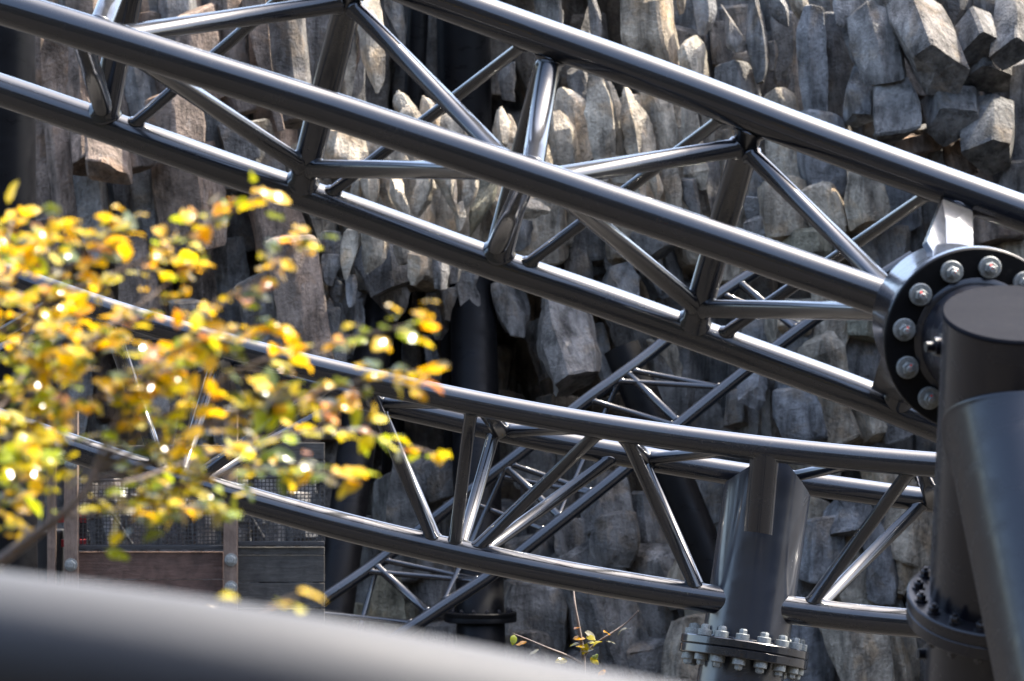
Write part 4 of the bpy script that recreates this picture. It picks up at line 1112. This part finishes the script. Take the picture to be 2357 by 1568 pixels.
def twig(pts, r0, r1, parent, name='branch', mat=BARK):
    q = smooth_pts(catmull(pts, 5), 1); m = len(q)
    return tube(name, q, [r0 + (r1 - r0) * i / (m - 1) for i in range(m)], mat, parent, 8), q
twig([c8(1680, 2300, SD), c8(1672, 1560, SD), c8(1668, 1380, SD), c8(1640, 1200, SD), c8(1612, 1040, SD), c8(1600, 900, SD + .1)], .022, .006, sp, 'stem')
twig([c8(1670, 1450, SD), c8(1560, 1390, SD - .05), c8(1420, 1335, SD - .1), c8(1280, 1275, SD), c8(1190, 1240, SD)], .011, .004, sp)
twig([c8(1668, 1400, SD), c8(1740, 1320, SD), c8(1840, 1250, SD), c8(1960, 1170, SD + .05), c8(2050, 1080, SD)], .011, .004, sp)
r5 = random.Random(9)
for (x, y, cl) in ((1195, 1243, 3), (1278, 1295, 1), (1360, 1342, 6), (1600, 1270, 1), (1680, 1228, 6), (1690, 1250, 2), (1615, 1318, 0), (1640, 1300, 2), (1700, 1305, 2), (1740, 1345, 6), (1760, 1300, 2), (1830, 1285, 6), (1850, 1240, 1), (1800, 1290, 2), (1970, 1195, 6), (1740, 1380, 3), (1560, 1420, 2), (1820, 1485, 1), (1650, 1190, 5), (1720, 1400, 2)):
    c = LEAFTINT[cl][0]
    put_leaf(sp, r5, c8(x, y, SD - .03), Vector((r5.uniform(-1, 1), r5.uniform(-.6, .3), r5.uniform(-.5, .1))), Vector((r5.uniform(-.5, .5), r5.uniform(-.9, 0), 1)), r5.uniform(.07, .105), (*[k_ * .5 for k_ in c], 1))

# ------------------------------------------------------------------ autumn beech in the foreground, left
tr = thing('beech_tree', 'blurred autumn beech branches with yellow and orange leaves in the left foreground', 'tree')
TD = 9.4
rt = random.Random(17)
base = Vector((-1.9, 8.5, 0.0))
fork = P(-150, 1500, TD)
o, trq = twig([base, Vector((-1.85, 8.5, 2.5)), Vector((-1.7, 8.6, 4.6)), P(-260, 1900, TD), fork], .085, .034, tr, 'trunk')
o, st1 = twig([fork, P(-40, 1330, TD), P(70, 1240, TD - .05), P(180, 1150, TD - .1), P(250, 1040, TD)], .022, .005, tr)
o, st2 = twig([fork, P(-160, 1250, TD + .2), P(-120, 950, TD + .2), P(-60, 760, TD + .15)], .028, .010, tr)
ends = [(st2, .9, (100, 700), (330, 600), (470, 520), (592, 450)), (st1, .9, (330, 900), (460, 740), (600, 640), (700, 552)),
        (st1, .95, (420, 930), (600, 830), (800, 780), (965, 742)), (st1, .9, (400, 1000), (600, 940), (820, 880), (985, 852)),
        (st1, .8, (330, 1100), (560, 1020), (800, 990), (1000, 1045)), (st1, .75, (320, 1140), (520, 1090), (680, 1080), (820, 1105)),
        (st1, .65, (230, 1180), (330, 1160), (430, 1170), (500, 1168)), (st2, .8, (40, 800), (120, 660), (200, 580), (285, 505)),
        (st2, .9, (0, 690), (60, 600), (100, 550), (140, 505)), (st2, 1.0, (-40, 690), (0, 600), (20, 540), (30, 500)),
        (st2, .7, (80, 880), (240, 760), (350, 680), (440, 610)), (st2, .6, (-60, 1000), (30, 900), (90, 800), (150, 720)),
        (st1, .95, (330, 900), (450, 820), (560, 770), (660, 760)), (st1, .8, (250, 1000), (320, 880), (380, 820), (450, 780)),
        (st1, .6, (120, 1100), (130, 960), (170, 860), (240, 770)), (st1, .5, (40, 1180), (60, 1000), (80, 880), (120, 800)),
        (st2, .5, (-60, 1080), (60, 980), (200, 920), (330, 900)), (st1, .3, (-60, 1260), (0, 1160), (40, 1080), (60, 1000)),
        (st1, .85, (360, 1060), (520, 960), (640, 920), (780, 930))]
leafspots = []
for k, en in enumerate(ends):
    stq, f = en[0], en[1]; pl = en[2:]
    p0 = stq[min(len(stq) - 1, int(f * (len(stq) - 1)))]
    dd = rt.uniform(-.5, .5)
    pts = [p0] + [P(u, v, TD + dd * (i + 1) / 4 + rt.uniform(-.05, .05)) for i, (u, v) in enumerate(pl)]
    o, q = twig(pts, .0062, .0018, tr)
    m = len(q)
    for i in range(int(m * .18), m):
        t = i / (m - 1)
        for rep in range(4):
            if rt.random() > .82: continue
            d = (q[min(i+1, m-1)] - q[i-1]).normalized()
            side = Vector((rt.uniform(-.6, 1), rt.uniform(-1, 1), rt.uniform(-.5, .5))).normalized()
            tl = rt.uniform(.03, .12) * (1.2 - t * .75)
            tw_end = q[i] + (d * .6 + side * .8).normalized() * tl
            if rep == 0: tube('twig', [q[i], q[i].lerp(tw_end, .5) + Vector((0, 0, .004)), tw_end], [.0018, .0014, .0010], BARK, tr, 5)
            for s_ in (.5, 1.0) if rep == 0 else (1.0,):
                if rt.random() < .8: leafspots.append((q[i].lerp(tw_end, s_), (tw_end - q[i]).normalized()))
for (u, v) in ((500, 1372), (470, 1390), (686, 1358), (690, 1392), (615, 1398), (650, 1395), (540, 1400)):
    leafspots.append((P(u, v, 7.2), Vector((1, 0, 0))))
twig([trq[len(trq) * 3 // 4], P(100, 1900, 7.4), P(420, 1640, 7.3), P(520, 1450, 7.2), P(600, 1405, 7.2), P(690, 1370, 7.2)], .008, .002, tr)
rt.shuffle(leafspots)
rest = []
for i, (p, d) in enumerate(leafspots):
    dv = (d * .5 + Vector((rt.uniform(-1, 1), rt.uniform(-1, 1), rt.uniform(-.45, .15)))).normalized()
    up = Vector((rt.gauss(0.1, .42), rt.gauss(-.1, .42), 1))
    if rt.random() < .25:       # a good share face half way to the sun and flash
        hv = (SUN_DIR + Vector((0, -1, 0))).normalized(); up = hv + Vector((rt.gauss(0, .07), rt.gauss(0, .07), rt.gauss(0, .07)))
    L = rt.uniform(.036, .070)
    low = 784 - (p.z - CZ) * FPX / p.y            # lower leaves are still green
    col = tint(rt, LEAFLOW if rt.random() < (low - 820) / 260 else LEAFTINT)
    if i < 300: put_leaf(tr, rt, p, dv, up, L, col)
    else: rest.append((p, dv, up, L, col))
V = []; F = []; TC = []
for (p, dv, up, L, col) in rest:
    M = leaf_mat4(p, dv, up, L); me = rt.choice(LEAFM); b = len(V)
    V += [M @ v.co for v in me.vertices]; TC += list(col) * len(me.vertices); F += [tuple(i + b for i in pl.vertices) for pl in me.polygons]
if V:
    fo = mesh_obj('foliage', V, F, LEAF, tr); fo['kind'] = 'stuff'; fo.color = (1, 1, 1, 1)
    ca_ = fo.data.color_attributes.new('tint', 'FLOAT_COLOR', 'POINT'); ca_.data.foreach_set('color', TC)

# ------------------------------------------------------------------ blurred rail close to the camera
fr = thing('coaster_rail', 'thick grey rail out of focus across the bottom left foreground', 'rail')
FR = Rail([(-900, 1440, 5.6), (-400, 1432, 5.3), (0, 1486, 5.05), (400, 1542, 4.95), (800, 1606, 4.95), (1200, 1680, 5.05), (1600, 1752, 5.2), (2200, 1870, 5.5), (2900, 1960, 5.9)], .097)
FR.build(PAINT_FG, fr, 'tube', 48)
for u in (-700, 1900, 2800):
    a, ta = FR.at(u)
    member('post', a, Vector((a.x, a.y + .05, -.02)), .05, PAINT_FG, fr, (a, ta, FR.r), None, n=20)

print('ROCKS', NTRACED, 'LEAVES', len(leafspots))
